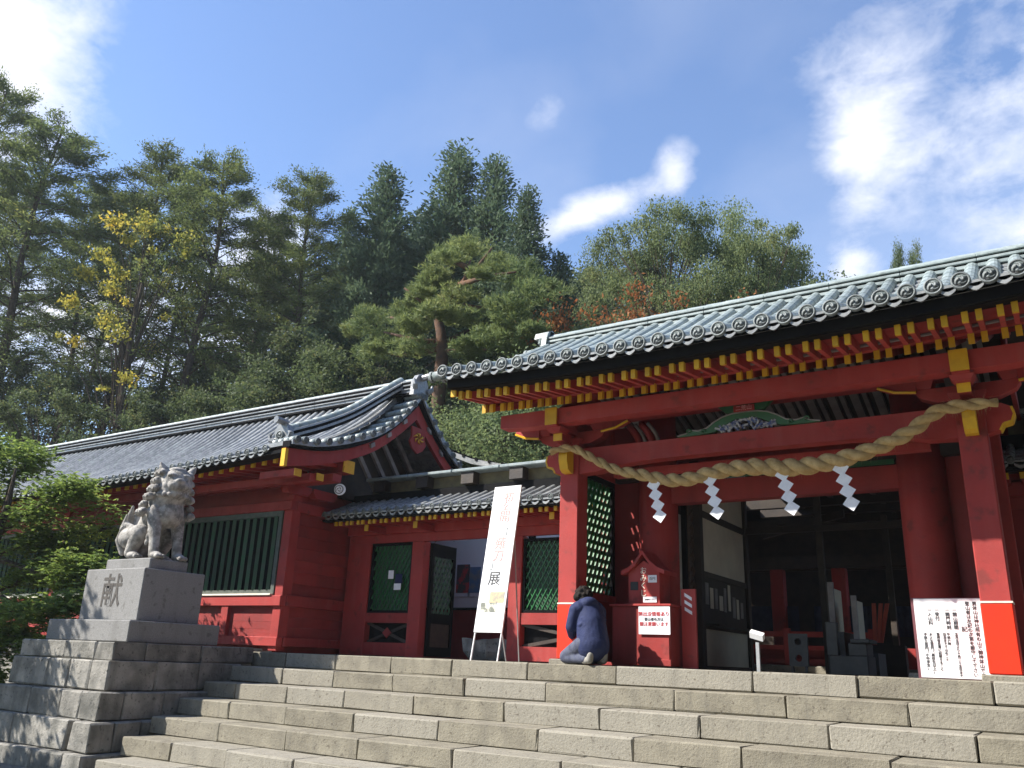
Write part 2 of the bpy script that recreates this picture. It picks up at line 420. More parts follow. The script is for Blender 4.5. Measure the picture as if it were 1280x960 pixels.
# ------------------------------------------------------------------ stone podium with the lion-dog pedestal
pod = thing('stone_podium', 'grey stone block podium beside the stairs carrying the lion-dog pedestal', 'podium', (-12.2, 8.4, GZ))
XR, XL, YF = -11.08, -13.45, 7.174
cz = [.06, -.19, -.58, -.94, -1.31, GZ - .05]
offs = [0, .07, .22, .38, .5]
cj = [[180, 250], [197, 250], [163, 212], [158, 190], []]
fj = [[77], [60, 86, 116], [45, 84], [30, 98], [60]]
B('core', wallst, pod, XL + .3, XR - .3, YF + .3, D0 + .6, GZ, .02)
for k in range(5):
    o = offs[k]; zt, zb = cz[k], cz[k + 1]; ov = .05 if k == 0 else 0
    yy = [YF - o] + [oX(p, 830, XR + o).y for p in cj[k]] + [D0 - .03 if k == 0 else D0 - .3]
    yy = sorted(yy)
    for a, b in zip(yy[:-1], yy[1:]):
        MB().cham(XR + o - .42, XR + o, a + .004, b - .004, zb + .004, zt - .003, b=.018, jit=.007).build('wall_block', wallst, pod)
    xx = sorted([XL - o * .4] + [oY(p, 830, YF - o).x for p in fj[k]] + [XR + o - .43])
    for a, b in zip(xx[:-1], xx[1:]):
        if b - a < .1: continue
        MB().cham(a + .004, b - .004, YF - o + .002, YF - o + .44, zb + .004, zt - .003, b=.018, jit=.007).build('wall_block', wallst, pod)
    yl = [YF - o + .45, 8.4, D0 + .5]
    for a, b in zip(yl[:-1], yl[1:]):
        MB().cham(XL - o * .4, XL - o * .4 + .42, a + .004, b - .004, zb + .004, zt - .003, b=.018, jit=.007).build('wall_block', wallst, pod)
B('top_slab', wallst, pod, XL + .42, XR - .42, YF + .44, D0 + .5, -.1, .05)

rw = thing('retaining_wall', 'low grey stone retaining wall under the long hall, half hidden by maple leaves', 'wall', (-25, D0 + .2, GZ))
for k, (zt, zb) in enumerate(((.05, -.2), (-.2, -.62), (-.62, -1.05), (-1.05, GZ))):
    x = XL + .0 - (0 if k % 2 else .4)
    B('wall_block', wallst, rw, x + .004, XL + .02, D0 + .06, D0 + .5, zb + .004, zt, bev=.015) if k % 2 == 0 else None
    while x > -30:
        w = random.uniform(.8, 1.5)
        MB().cham(x - w + .004, x - .004, D0 + .03 * (1 if k else 0), D0 + .45, zb + .004, zt, b=.016, jit=.006).build('wall_block', wallst, rw)
        x -= w

ped = thing('statue_pedestal', 'stepped pale granite pedestal with a carved character under the lion-dog', 'pedestal', (-12.2, 8.2, .06))
B('base_slab', granite, ped, -13.28, -11.2, 7.43, 8.99, .062, .362, bev=.012)
pb = B('pedestal_block', granite, ped, -12.88, -11.40, 7.66, 8.73, .364, 1.122, bev=.012)
B('plinth_slab', granite, ped, -12.62, -11.50, 7.79, 8.46, 1.124, 1.285, bev=.014)
p = oY(139, 741, 7.657)
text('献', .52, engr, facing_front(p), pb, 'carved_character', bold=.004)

# ------------------------------------------------------------------ blobs: bodies grown from balls and limbs into one skin
def blob(name, prims, vox, smooth, mat, parent=None, M=None, it=3):
    m = MB()
    for q in prims:
        if q[0] == 's': m.sphere(q[1], q[2], *(q[3] if len(q) > 3 else (1, 1, 1)), nu=20, nv=14)
        else:
            pts = [Vector(a) for a in q[1]]; rr = q[2]
            for a, b, r0, r1 in zip(pts[:-1], pts[1:], rr[:-1], rr[1:]):
                n = max(2, int((b - a).length / (.6 * min(r0, r1))) + 1)
                m.tube([a.lerp(b, i / n) for i in range(n + 1)], [r0 + (r1 - r0) * i / n for i in range(n + 1)], 12 if r0 < .06 else 28)
                q8 = (12, 8) if r0 < .06 else (28, 16)
                m.sphere(a, r0, nu=q8[0], nv=q8[1]); m.sphere(b, r1, nu=q8[0], nv=q8[1])
    me = m.mesh('b'); o = bpy.data.objects.new('b', me); C.objects.link(o)
    md = o.modifiers.new('r', 'REMESH'); md.mode = 'VOXEL'; md.voxel_size = vox
    if smooth:
        sm = o.modifiers.new('s', 'SMOOTH'); sm.factor = smooth; sm.iterations = it
    dg = bpy.context.evaluated_depsgraph_get()
    res = bpy.data.meshes.new_from_object(o.evaluated_get(dg)); res.name = name
    bpy.data.objects.remove(o); bpy.data.meshes.remove(me)
    return link(name, res, mat, parent, True, M=M)

# lion-dog, in world metres; it faces +X towards the stairs
z0 = 1.285
def lion():
    P = []
    for s, y in ((-1, 7.93), (1, 8.34)):       # fore legs and paws
        P.append(('l', [(-11.66, y, z0 + .06), (-11.70, y, z0 + .32), (-11.80, y + .0 * s, z0 + .72)], [.075, .078, .125]))
        P.append(('s', (-11.60, y, z0 + .055), .085, (1.25, 1, .68)))
        for t in (-.055, 0, .055): P.append(('s', (-11.505, y + t, z0 + .04), .036, (1.2, .85, 1)))
        for k in range(5): P.append(('s', (-11.80 + .01 * k, y - .06 * s * -1, z0 + .25 + .09 * k), .035, (1.0, .8, 1.5)))
        # hind legs
        yh = y - .02 * -s
        P.append(('l', [(-12.30, yh, z0 + .34), (-12.02, yh + .03 * s, z0 + .40), (-12.20, yh + .03 * s, z0 + .10)], [.175, .14, .08]))
        P.append(('s', (-12.08, yh + .04 * s, z0 + .06), .085, (1.45, 1, .72)))
        for t in (-.05, 0, .05): P.append(('s', (-11.955, yh + .04 * s + t, z0 + .04), .034))
    P.append(('l', [(-12.24, 8.135, z0 + .34), (-12.06, 8.135, z0 + .64), (-11.82, 8.135, z0 + .84)], [.215, .22, .255]))   # trunk
    P.append(('s', (-11.74, 8.135, z0 + .74), .215, (1, 1.05, 1.15)))       # chest
    P.append(('l', [(-11.86, 8.135, z0 + .86), (-11.70, 8.12, z0 + 1.10)], [.27, .25]))
    # head turned a little towards the viewer
    f = Vector((.93, -.36, 0)).normalized(); sd = Vector((-f.y, f.x, 0)); up = Vector((0, 0, 1))
    H = Vector((-11.66, 8.12, z0 + 1.20))
    def h(a, b, c): return tuple(H + f * a + sd * b + up * c)
    P.append(('s', h(0, 0, 0), .235, (1, 1.06, .95)))
    P.append(('s', h(.14, 0, -.055), .155, (1, 1.12, .82)))                 # muzzle
    P.append(('s', h(.26, 0, .0), .058, (1, 1.5, .8)))                      # nose
    for s in (-1, 1):
        P.append(('s', h(.15, .105 * s, .095), .068, (1, 1.25, .62)))       # brows
        P.append(('s', h(.19, .095 * s, .035), .040))                       # eyes
        P.append(('s', h(.205, .085 * s, -.06), .066, (1, 1.1, .9)))        # upper lips
        P.append(('s', h(.10, .15 * s, -.06), .075))                        # cheeks
        P.append(('l', [h(-.03, .17 * s, .14), h(-.04, .235 * s, .24), h(-.02, .27 * s, .30)], [.075, .052, .018]))   # ears
        P.append(('s', h(.19, .055 * s, -.13), .026, (1, 1, 1.4)))
    P.append(('s', h(.135, 0, -.185), .10, (1, 1.15, .55)))                 # jaw
    P.append(('s', h(.0, 0, .2), .10, (1.3, 1.5, .6)))
    rng = random.Random(3)
    # mane curls in rows round neck and shoulders
    for row in range(6):
        n = 17; zz = z0 + 1.34 - row * .125; rad = .235 + .028 * row
        for k in range(n):
            a = math.pi * 2 * (k + .5 * (row % 2)) / n
            d = f * math.cos(a) + sd * math.sin(a)
            if d.dot(f) > .55 - .02 * row and row < 5: continue
            if d.dot(f) > .3 and row >= 3: continue
            c = Vector((-11.74 - .015 * row, 8.125, zz)) + d * rad
            P.append(('s', tuple(c), .054 + rng.random() * .012))
            tg_ = up.cross(d).normalized(); sp_ = []                        # a raised spiral on every curl
            for q in range(9):
                aa = q * .85; rr2 = .046 * (1 - q / 11)
                sp_.append(tuple(c + d * (.040 + .003 * q) + tg_ * (rr2 * math.cos(aa)) + up * (rr2 * math.sin(aa) - .006)))
            P.append(('l', sp_, [.013] * 9))
    for k in range(9):                                                     # beard curls under the jaw
        a = (k - 4) * .32; d = f * math.cos(a) + sd * math.sin(a)
        P.append(('s', tuple(Vector((-11.74, 8.12, z0 + .99)) + d * .255), .045))
    for k in range(7):                                                     # curls on the thigh and back
        P.append(('s', (-12.42 + .05 * k, 7.90 + .01 * k, z0 + .55 - .02 * k), .05))
    # tail: upright flame of lobes
    for (dx, dy, h0, h1, r) in ((.0, 0, .42, 1.02, .085), (-.07, -.10, .34, .86, .07), (-.07, .10, .34, .86, .07), (-.0, -.18, .28, .70, .06), (-.0, .18, .28, .70, .06), (-.1, -.03, .2, .66, .06), (-.04, -.2, .12, .5, .05)):
        P.append(('l', [(-12.44 + dx, 8.135 + dy, z0 + h0), (-12.50 + dx, 8.135 + dy * 1.3, z0 + (h0 + h1) / 2), (-12.42 + dx, 8.135 + dy * 1.5, z0 + h1)], [r, r * 1.05, r * .3]))
    P.append(('s', (-12.26, 8.135, z0 + .14), .16, (1.1, 1.4, .8)))
    return P
kom = thing('lion_dog_statue', 'weathered grey stone seated lion-dog guardian on the granite pedestal', 'statue', (-12, 8.13, z0))
blob('body', lion(), .0105, .35, oldst, kom, it=1)

# ------------------------------------------------------------------ tiled roofs
def lerp_prof(prof, y):
    for (a, za), (b, zb) in zip(prof[:-1], prof[1:]):
        if y <= b or (b, zb) == prof[-1]: return za + (zb - za) * (y - a) / (b - a)
def dense_prof(prof, n):
    ys = [prof[0][0] + (prof[-1][0] - prof[0][0]) * i / n for i in range(n + 1)]
    zs = [lerp_prof(prof, y) for y in ys]
    for _ in range(2): zs = [zs[0]] + [(zs[i - 1] + 2 * zs[i] + zs[i + 1]) / 4 for i in range(1, n)] + [zs[-1]]
    return list(zip(ys, zs))
def barrel(m, path, r, seg=7, step_r=.05):
    """half-round cover tiles laid end to end along a path of (pos, up, side)"""
    for i in range(len(path) - 1):
        (p0, u0, s0), (p1, u1, s1) = path[i], path[i + 1]
        o = len(m.v)
        for (p, u, s, rr) in ((p0, u0, s0, r), (p1, u1, s1, r * (1 - step_r))):
            for k in range(seg + 1):
                a = math.pi * k / seg
                m.v.append(tuple(p + s * (math.cos(a) * rr) + u * (math.sin(a) * rr * 1.02)))
        for k in range(seg): m.f.append((o + k, o + k + 1, o + seg + 2 + k, o + seg + 1 + k))
        m.f.append(tuple(o + k for k in range(seg + 1))[::-1])
def cap_mesh(r, name='cap', comma=True):
    m = MB(); n = 16
    def ring(rr, y): return [(rr * math.cos(2 * math.pi * k / n), y, rr * math.sin(2 * math.pi * k / n)) for k in range(n)]
    rs = [ring(r, .03), ring(r, -.012), ring(r * .93, -.019), ring(r * .8, -.019), ring(r * .74, -.008)]
    for q in rs: m.v += q
    for j in range(4):
        for k in range(n):
            a = j * n + k; b = j * n + (k + 1) % n
            m.f.append((a, a + n, b + n, b))
    m.f.append(tuple(4 * n + k for k in range(n))); m.f.append(tuple(range(n))[::-1])
    if comma:
        for t in range(3):
            a0 = t * 2 * math.pi / 3; pts = []; rr = []
            for q in range(6):
                a = a0 + q * .36; ra = r * (.22 + .075 * q)
                pts.append((ra * math.cos(a), -.010, ra * math.sin(a))); rr.append(r * (.19 - .028 * q))
            m.tube(pts, rr, 5)
    me = m.mesh(name); return me
def drip_mesh(w, r):
    """concave end of a pan tile hanging between two caps"""
    m = MB(); n = 6; top = []; bot = []
    for k in range(n + 1):
        t = -1 + 2 * k / n; x = t * w * .5
        zt = -.035 * (1 - t * t); top.append((x, zt)); bot.append((x, zt - .030 - .012 * (1 - abs(t))))
    for yy in (-.012, .012):
        m.v += [(x, yy, z) for x, z in top] + [(x, yy, z) for x, z in bot]
    q = 2 * (n + 1)
    for k in range(n):
        m.f.append((k, k + n + 1, k + n + 2, k + 1)); m.f.append((q + k, q + k + 1, q + k + n + 2, q + k + n + 1))
        m.f.append((k + n + 1, q + k + n + 1, q + k + n + 2, k + n + 2)); m.f.append((k, k + 1, q + k + 1, q + k))
    return m.mesh('drip')
def front_roof(parent, x0, x1, prof, pitch, r, lift, mt, tl=.27, thick=.10, xs=None, cap=True):
    """slope facing -Y: pan-tile sheet, one column of cover tiles per pitch, caps and drips along the eave"""
    n = max(4, int((prof[-1][0] - prof[0][0]) / tl)); dp = dense_prof(prof, n)
    span = prof[-1][0] - prof[0][0]
    if xs is None:
        k = int(round((x1 - x0) / pitch)); xs = [x0 + pitch * i for i in range(k + 1)]
    def zl(x, y, z): return z + lift(x) * max(0, 1 - (y - prof[0][0]) / span) ** 1.3
    m = MB(); gx = [x0 - pitch * .5] + [(a + b) / 2 for a, b in zip(xs[:-1], xs[1:])] + [x1 + pitch * .5]
    for i in range(n):                                                    # each course laps over the one below
        (ya, za), (yb, zb) = dp[i], dp[i + 1]
        o = len(m.v)
        for x in gx:
            A = zl(x, ya, za); Bz = zl(x, yb, zb)
            m.v += [(x, ya - .02, A - .03), (x, ya - .02, A - .002), (x, yb, Bz - .026)]
        for k in range(len(gx) - 1):
            a = o + 3 * k; m.f += [(a, a + 3, a + 4, a + 1), (a + 1, a + 4, a + 5, a + 2)]
    o = len(m.v)                                                           # underside
    for x in gx:
        for (y, z) in dp: m.v.append((x, y, zl(x, y, z) - thick))
    nn_ = len(dp)
    for k in range(len(gx) - 1):
        for i in range(nn_ - 1):
            a = o + k * nn_ + i; m.f.append((a, a + 1, a + nn_ + 1, a + nn_))
    m.build('pan_tiles', tiled, parent)
    cm = cap_mesh(r * 1.04) if cap else None; dm = drip_mesh(pitch - 1.2 * r, r)
    for x in xs:
        path = []
        for i, (y, z) in enumerate(dp):
            a = dp[max(0, i - 1)]; b = dp[min(n, i + 1)]
            za, zb = zl(x, *a), zl(x, *b)
            t = Vector((0, b[0] - a[0], zb - za)).normalized()
            path.append((Vector((x, y, zl(x, y, z) + random.uniform(-.003, .003))), Vector((0, -t.z, t.y)), Vector((1, 0, 0))))
        m = MB(); barrel(m, path, r); m.build('cover_tile_row', mt, parent)
        if cap: link('eave_cap', cm, tilecap, parent, True, loc=(x, prof[0][0] - .012, zl(x, *dp[0]) + r * .25))
    for a, b in zip(xs[:-1], xs[1:]):
        x = (a + b) / 2
        link('drip_tile', dm, tiled, parent, loc=(x, prof[0][0] + .005, zl(x, *dp[0]) - .03))
    return zl

def strip_x(name, mat, parent, x0, x1, y0, y1, z0, z1, lift, n=24):
    m = MB()
    for i in range(n + 1):
        x = x0 + (x1 - x0) * i / n; l = lift(x)
        m.v += [(x, y0, z0 + l), (x, y1, z0 + l), (x, y1, z1 + l), (x, y0, z1 + l)]
    for i in range(n):
        for k in range(4):
            a = 4 * i + k; b = 4 * i + (k + 1) % 4; m.f.append((a, b, b + 4, a + 4))
    m.f.append((3, 2, 1, 0)); m.f.append(tuple(4 * n + k for k in range(4)))
    return m.build(name, mat, parent)
def rafter_meshes(w, h, Lg, s, tl=.05):
    a = MB().hexa([(-w / 2, 0, -h / 2), (w / 2, 0, -h / 2), (w / 2, Lg, -h / 2 + s * Lg), (-w / 2, Lg, -h / 2 + s * Lg), (-w / 2, 0, h / 2), (w / 2, 0, h / 2), (w / 2, Lg, h / 2 + s * Lg), (-w / 2, Lg, h / 2 + s * Lg)]).mesh('rafter')
    w += .008; h += .008
    b = MB().hexa([(-w / 2, -.006, -h / 2), (w / 2, -.006, -h / 2), (w / 2, tl, -h / 2 + s * tl), (-w / 2, tl, -h / 2 + s * tl), (-w / 2, -.006, h / 2), (w / 2, -.006, h / 2), (w / 2, tl, h / 2 + s * tl), (-w / 2, tl, h / 2 + s * tl)]).mesh('painted_tip')
    return a, b
def put_rafter(ms, mat, parent, loc, tipmat=None):
    o = link('rafter', ms[0], mat, parent, loc=loc)
    link('painted_tip', ms[1], tipmat or yel, o, loc=loc)
    return o
def lattice(parent, O, U, V, w, h, pitch=.14, sw=.018, th=.02, slope=1.7, mat=None, name='lattice_slat'):
    """crossing diagonal slats filling a w x h opening; O corner, U across, V up"""
    O, U, V = Vector(O), Vector(U), Vector(V); N = U.cross(V)
    for sgn in (1, -1):
        k0 = -h / slope if sgn > 0 else 0; k1 = w if sgn > 0 else w + h / slope
        c = k0 + pitch * .5
        while c < k1:
            pts = []
            for t in (0, h):                   # u = c + sgn * v / slope
                pts.append((c + sgn * t / slope, t))
            (ua, va), (ub, vb) = pts
            f0, f1 = 0.0, 1.0; du = ub - ua
            for lim, sg in ((0, 1), (w, -1)):
                fa = (lim - ua) / du
                if (du > 0) == (sg > 0): f0 = max(f0, fa)
                else: f1 = min(f1, fa)
            if f1 - f0 > .03:
                A = O + U * (ua + du * f0) + V * (h * f0); Bp = O + U * (ua + du * f1) + V * (h * f1)
                d = (Bp - A); L = d.length; d.normalize(); q = d.cross(N)
                MB().obox((A + Bp) / 2 + N * (th * .5 * sgn), d * (L / 2), q * (sw / 2), N * (th / 2)).build(name, mat or greenl, parent)
            c += pitch

# ================================================================== the gate
GX = -3.09
gate = thing('shrine_gate', 'vermilion shrine gate with blue grey tiled roof and yellow rafter tips above the stairs', 'gate', (GX, 10.5, 0))
def glift(x): return .105 * (abs(x - GX) / 3.64) ** 2.4
gprof = [(8.5, 3.60), (9.0, 3.775), (9.5, 3.975), (9.95, 4.195), (10.25, 4.37), (10.8, 4.70), (11.1, 4.89), (11.4, 5.08)]
gxs = [-6.73 + .242 * k for k in range(31)]
groof = B('roof', blackw, gate, -6.7, .5, 11.3, 11.5, 4.86, 5.0)
front_roof(groof, gxs[0], gxs[-1], gprof, .242, .086, glift, tile, xs=gxs)
m = MB(); rp = [(22.8 - y, z) for y, z in gprof][::-1]
for i in range(len(rp) - 1):
    (a, za), (b, zb) = rp[i], rp[i + 1]
    m.hexa([(-6.85, a, za - .1), (.67, a, za - .1), (.67, b, zb - .1), (-6.85, b, zb - .1), (-6.85, a, za), (.67, a, za), (.67, b, zb), (-6.85, b, zb)])
m.build('rear_slope', tile, groof)
def ridge(parent, x0, x1, y, z, w, layers, mt, capr):
    for k, (h, ww, mm) in enumerate(layers):
        n = max(1, int((x1 - x0) / .9)); st = (x1 - x0) / n
        for i in range(n):
            B('ridge_course', mm or mt, parent, x0 + st * i + .002, x0 + st * (i + 1) - .002, y - ww / 2, y + ww / 2, z + .001, z + h, bev=.006)
        z += h
    m = MB(); n = int((x1 - x0) / .3)
    path = [(Vector((x0 + (x1 - x0) * i / n, y, z)), Vector((0, 0, 1)), Vector((0, 1, 0))) for i in range(n + 1)]
    barrel(m, path, capr, 8, .06); m.build('ridge_cap_row', mt, parent)
    return z
ridge(groof, -6.72, .54, 11.4, 5.0, .3, [(.05, .34, tile), (.035, .28, blackw), (.04, .33, tile), (.03, .26, blackw), (.035, .31, tile)], tile, .085)
# ridge-end ornament tiles
for sx, xe in ((-1, -6.72), (1, .54)):
    m = MB(); m.prism([(11.15, 4.93), (11.65, 4.93), (11.6, 5.16), (11.53, 5.3), (11.4, 5.36), (11.27, 5.3), (11.2, 5.16)], 'x', xe, xe + sx * .09)
    m.prism([(11.3, 5.22), (11.5, 5.22), (11.46, 5.33), (11.34, 5.33)], 'x', xe + sx * .0, xe + sx * .3)
    m.tube([(xe + sx * .1, 11.28, 5.05), (xe + sx * .14, 11.22, 5.1), (xe + sx * .12, 11.2, 5.18)], [.05, .04, .02], 6)
    m.build('ridge_end_tile', tile, groof)
# verge tiles along the left and right edges
for sx, xe in ((-1, -6.80), (1, .60)):
    cmesh = cap_mesh(.08)
    y = 8.62; 
    while y < 11.2:
        z = lerp_prof(gprof, y) + .10 * max(0, 1 - (y - 8.5) / 2.9)
        m = MB(); m.tube([(xe - sx * .05, y, z + .0), (xe + sx * .2, y, z - .02)], .07, 8); m.build('verge_tile', tile, groof, True)
        link('verge_cap', cmesh, tilecap, groof, True, M=Matrix.Translation((xe + sx * .21, y, z - .02)) @ Matrix.Rotation(R(90 * sx), 4, 'Z'))
        y += .27
    # curved bargeboard
    dp = dense_prof(gprof, 14); poly = [(y, z + .1 * max(0, 1 - (y - 8.5) / 2.9) - .10) for y, z in dp if y > 8.6]
    low = [(y, z + .1 * max(0, 1 - (y - 8.5) / 2.9) - .34 - .06 * math.sin((y - 8.6) / 2.8 * 3.1)) for y, z in dp if y > 8.6][::-1]
    xb = xe - sx * .08
    for mir in (0, 1):
        pl = poly + low
        if mir: pl = [(22.8 - a, b) for a, b in pl]
        o = MB().prism(pl, 'x', xb, xb - sx * .07).build('bargeboard', red, gate)
        if not mir:
            ya, zt = poly[0]; MB().box(xb + sx * .004, xb - sx * .075, ya - .012, ya + .02, low[-1][1] - .005, zt).build('yellow_end_strip', yel, o)
# eave boards and rafters
strip_x('eave_fascia', blackw, gate, -6.72, .54, 8.60, 8.76, 3.41, 3.545, glift)
strip_x('eave_batten', blackw, gate, -6.70, .52, 8.64, 8.80, 3.40, 3.415, glift)
strip_x('upper_eave_boards', red, gate, -6.66, .48, 8.74, 9.55, 3.47, 3.49, glift)
strip_x('rafter_batten', red, gate, -6.60, .42, 9.34, 9.42, 3.395, 3.47, glift)
strip_x('lit_eave_strip', greyw, gate, -6.60, .42, 9.30, 9.345, 3.44, 3.462, glift)  # pale colour stands for light on the boards between the rafters
m = MB(); m.hexa([(-6.6, 9.42, 3.41), (.42, 9.42, 3.41), (.42, 11.35, 4.16), (-6.6, 11.35, 4.16), (-6.6, 9.42, 3.45), (.42, 9.42, 3.45), (.42, 11.35, 4.2), (-6.6, 11.35, 4.2)])
m.build('lower_eave_boards', redp, gate)
up_r = rafter_meshes(.050, .112, .75, .14, .06); lo_r = rafter_meshes(.052, .112, 2.0, .38, .06)
k = 0
while True:
    x = -6.60 + .307 * k
    if x > .36: break
    for q in (0, .123):
        l = glift(x + q)
        put_rafter(up_r, red, gate, (x + q, 8.75, 3.35 + l))
        put_rafter(lo_r, red, gate, (x + q, 9.33, 3.335 + l * .6))
    k += 1
# purlin and brackets
MB().prism([(-6.42, 3.13), (-6.05, 3.10), (.05 - .2, 3.10), (.24, 3.13), (.24, 3.31), (-6.42, 3.31)], 'y', 9.5, 9.72).build('eave_purlin', red, gate)
PIL = [(-5.713, -5.428), (-.752, -.467)]
for (a, b) in PIL:
    xc = (a + b) / 2; sx = -1 if xc < GX else 1
    pl = B('pillar', red, gate, a, b, 9.99, 10.275, .062, 2.80, bev=.012)
    B('painted_foot', verm, pl, a - .004, b + .004, 9.986, 10.279, .064, .752, bev=.012)
    B('white_band', whitep, pl, a - .006, b + .006, 9.984, 10.281, .753, .772)
    B('base_stone', step, pl, a - .07, b + .07, 9.90, 10.36, -.02, .060, bev=.012)
    # curled yellow beam nose in front of the pillar
    pts = [(9.99, 2.50), (9.90, 2.505), (9.84, 2.54), (9.82, 2.60), (9.80, 2.66), (9.80, 2.74), (9.83, 2.82), (9.88, 2.855), (9.99, 2.86)]
    MB().prism(pts, 'x', xc - .065, xc + .065).build('yellow_beam_nose', yel, gate)
    # outward nose along the beam
    q = [(0, 2.52), (.12, 2.55), (.16, 2.62), (.24, 2.64), (.27, 2.72), (.25, 2.80), (.16, 2.85), (0, 2.85)]
    xe = a if sx < 0 else b
    nz_ = MB().prism([(xe + sx * u, v) for u, v in q], 'y', 10.05, 10.21).build('side_beam_nose', red, gate)
    m = MB()
    for (u0, v0), (u1, v1) in zip(q[1:5], q[2:6]):
        m.obox((xe + sx * (u0 + u1) / 2, 10.13, (v0 + v1) / 2), (sx * (u1 - u0) / 2, 0, (v1 - v0) / 2), (0, .084, 0), Vector((sx * -(v1 - v0), 0, (u1 - u0))).normalized() * .012)
    m.build('yellow_trim', yel, nz_)
    # bearing block, arms, small blocks
    MB().hexa([(xc - .13, 9.97, 2.862), (xc + .13, 9.97, 2.862), (xc + .13, 10.27, 2.862), (xc - .13, 10.27, 2.862), (xc - .19, 9.93, 2.99), (xc + .19, 9.93, 2.99), (xc + .19, 10.32, 2.99), (xc - .19, 10.32, 2.99)]).build('bearing_block', red, gate)
    ar = MB().prism([(xc - .52, 3.07), (xc - .47, 3.0), (xc - .3, 2.93), (xc + .3, 2.93), (xc + .47, 3.0), (xc + .52, 3.07), (xc + .52, 3.10), (xc - .52, 3.10)], 'y', 10.04, 10.2).build('bracket_arm', red, gate)
    for dx in (-.42, 0, .42):
        MB().hexa([(xc + dx - .07, 10.02, 3.102), (xc + dx + .07, 10.02, 3.102), (xc + dx + .07, 10.22, 3.102), (xc + dx - .07, 10.22, 3.102), (xc + dx - .11, 9.99, 3.2), (xc + dx + .11, 9.99, 3.2), (xc + dx + .11, 10.25, 3.2), (xc + dx - .11, 10.25, 3.2)]).build('small_block', red, gate)
    a2 = MB().prism([(9.66, 2.905), (10.0, 2.90), (10.0, 3.04), (9.66, 3.025)], 'x', xc - .06, xc + .06).build('forward_arm', red, gate)
    B('yellow_arm_end', yel, a2, xc - .066, xc + .066, 9.645, 9.665, 2.90, 3.03)
    a3 = MB().hexa([(xc - .085, 9.46, 3.06), (xc + .085, 9.46, 3.06), (xc + .085, 10.1, 3.06), (xc - .085, 10.1, 3.06), (xc - .085, 9.46, 3.31), (xc + .085, 9.46, 3.31), (xc + .085, 10.1, 3.31), (xc - .085, 10.1, 3.31)]).build('purlin_arm', red, gate)
    B('yellow_arm_end', yel, a3, xc - .09, xc + .09, 9.445, 9.465, 3.08, 3.315)
    MB().hexa([(xc - .08, 9.55, 3.0), (xc + .08, 9.55, 3.0), (xc + .08, 9.75, 3.0), (xc - .08, 9.75, 3.0), (xc - .12, 9.52, 3.062), (xc + .12, 9.52, 3.062), (xc + .12, 9.78, 3.062), (xc - .12, 9.78, 3.062)]).build('small_block', red, gate)
    # short bracket tongues flanking, with yellow edge
    for s2 in (-1, 1):
        tg = MB().prism([(xc + s2 * .5, 3.06), (xc + s2 * .78, 3.10), (xc + s2 * .9, 3.16), (xc + s2 * .9, 3.2), (xc + s2 * .5, 3.2)], 'y', 9.98, 10.08).build('bracket_tongue', red, gate)
        MB().tube([(xc + s2 * .5, 9.972, 3.055), (xc + s2 * .72, 9.972, 3.085), (xc + s2 * .9, 9.972, 3.16)], .017, 5).build('yellow_edge', yel, tg)
# main beam between the pillars with arched underside; upper tie
bp = [(-5.426, 2.50), (-5.15, 2.51), (-4.85, 2.575), (-4.3, 2.605), (GX, 2.612), (-1.88, 2.605), (-1.33, 2.575), (-1.03, 2.51), (-.754, 2.50), (-.754, 2.85), (-5.426, 2.85)]
MB().prism(bp, 'y', 10.02, 10.22).build('rainbow_beam', red, gate)
B('upper_tie_beam', red, gate, -5.35, -.83, 10.03, 10.21, 3.202, 3.40)
B('lower_tie_beam', red, gate, -5.1, -1.08, 10.42, 10.56, 2.50, 2.60)
# main round pillars and the boarding beside them
for xc, sx in ((-4.86, -1), (-1.32, 1)):
    m = MB(); m.tube([(xc, 11.42, .05), (xc, 11.42, 1.5), (xc, 11.42, 3.9)], [.285, .285, .275], 28); m.build('main_pillar', red, gate, True)
    m = MB(); m.tube([(xc, 11.42, -.02), (xc, 11.42, .055)], [.4, .38], 20); m.build('pillar_base', step, gate)
    xo = -5.66 if sx < 0 else -.5
    B('side_boarding', redp, gate, min(xc + sx * .27, xo), max(xc + sx * .27, xo), 11.42, 11.47, .0, 3.5)
    B('side_post', red, gate, xo - .09, xo + .09, 11.34, 11.52, .0, 3.5, bev=.01)
    # side wall between front pillar and main post: red dado, green lattice in a dark frame
    xw = -5.57 if sx < 0 else -.61
    B('dado_panel', redp, gate, xw - .03, xw + .03, 10.28, 11.34, .05, .86)
    B('sill_rail', red, gate, xw - .06, xw + .06, 10.28, 11.34, .86, .95)
    fr = B('lattice_frame', blackw, gate, xw - .04, xw + .04, 10.28, 10.36, .95, 2.62)
    B('lattice_frame', blackw, gate, xw - .04, xw + .04, 11.26, 11.34, .95, 2.62)
    B('lattice_frame', blackw, gate, xw - .04, xw + .04, 10.36, 11.26, 2.54, 2.62)
    B('head_rail', red, gate, xw - .06, xw + .06, 10.28, 11.34, 2.62, 2.80)
    lattice(gate, (xw, 10.36, .95), (0, 1, 0), (0, 0, 1), .9, 1.59, .125, .056, .02, 1.9)
B('inner_head_beam', redp, gate, -5.0, -1.2, 11.3, 11.5, 2.25, 2.55)
B('inner_upper_beam', darkw, gate, -5.5, -.7, 11.3, 11.5, 2.62, 2.8)
B('green_inner_strip', greenc, gate, -4.6, -1.6, 11.27, 11.3, 2.56, 2.62)
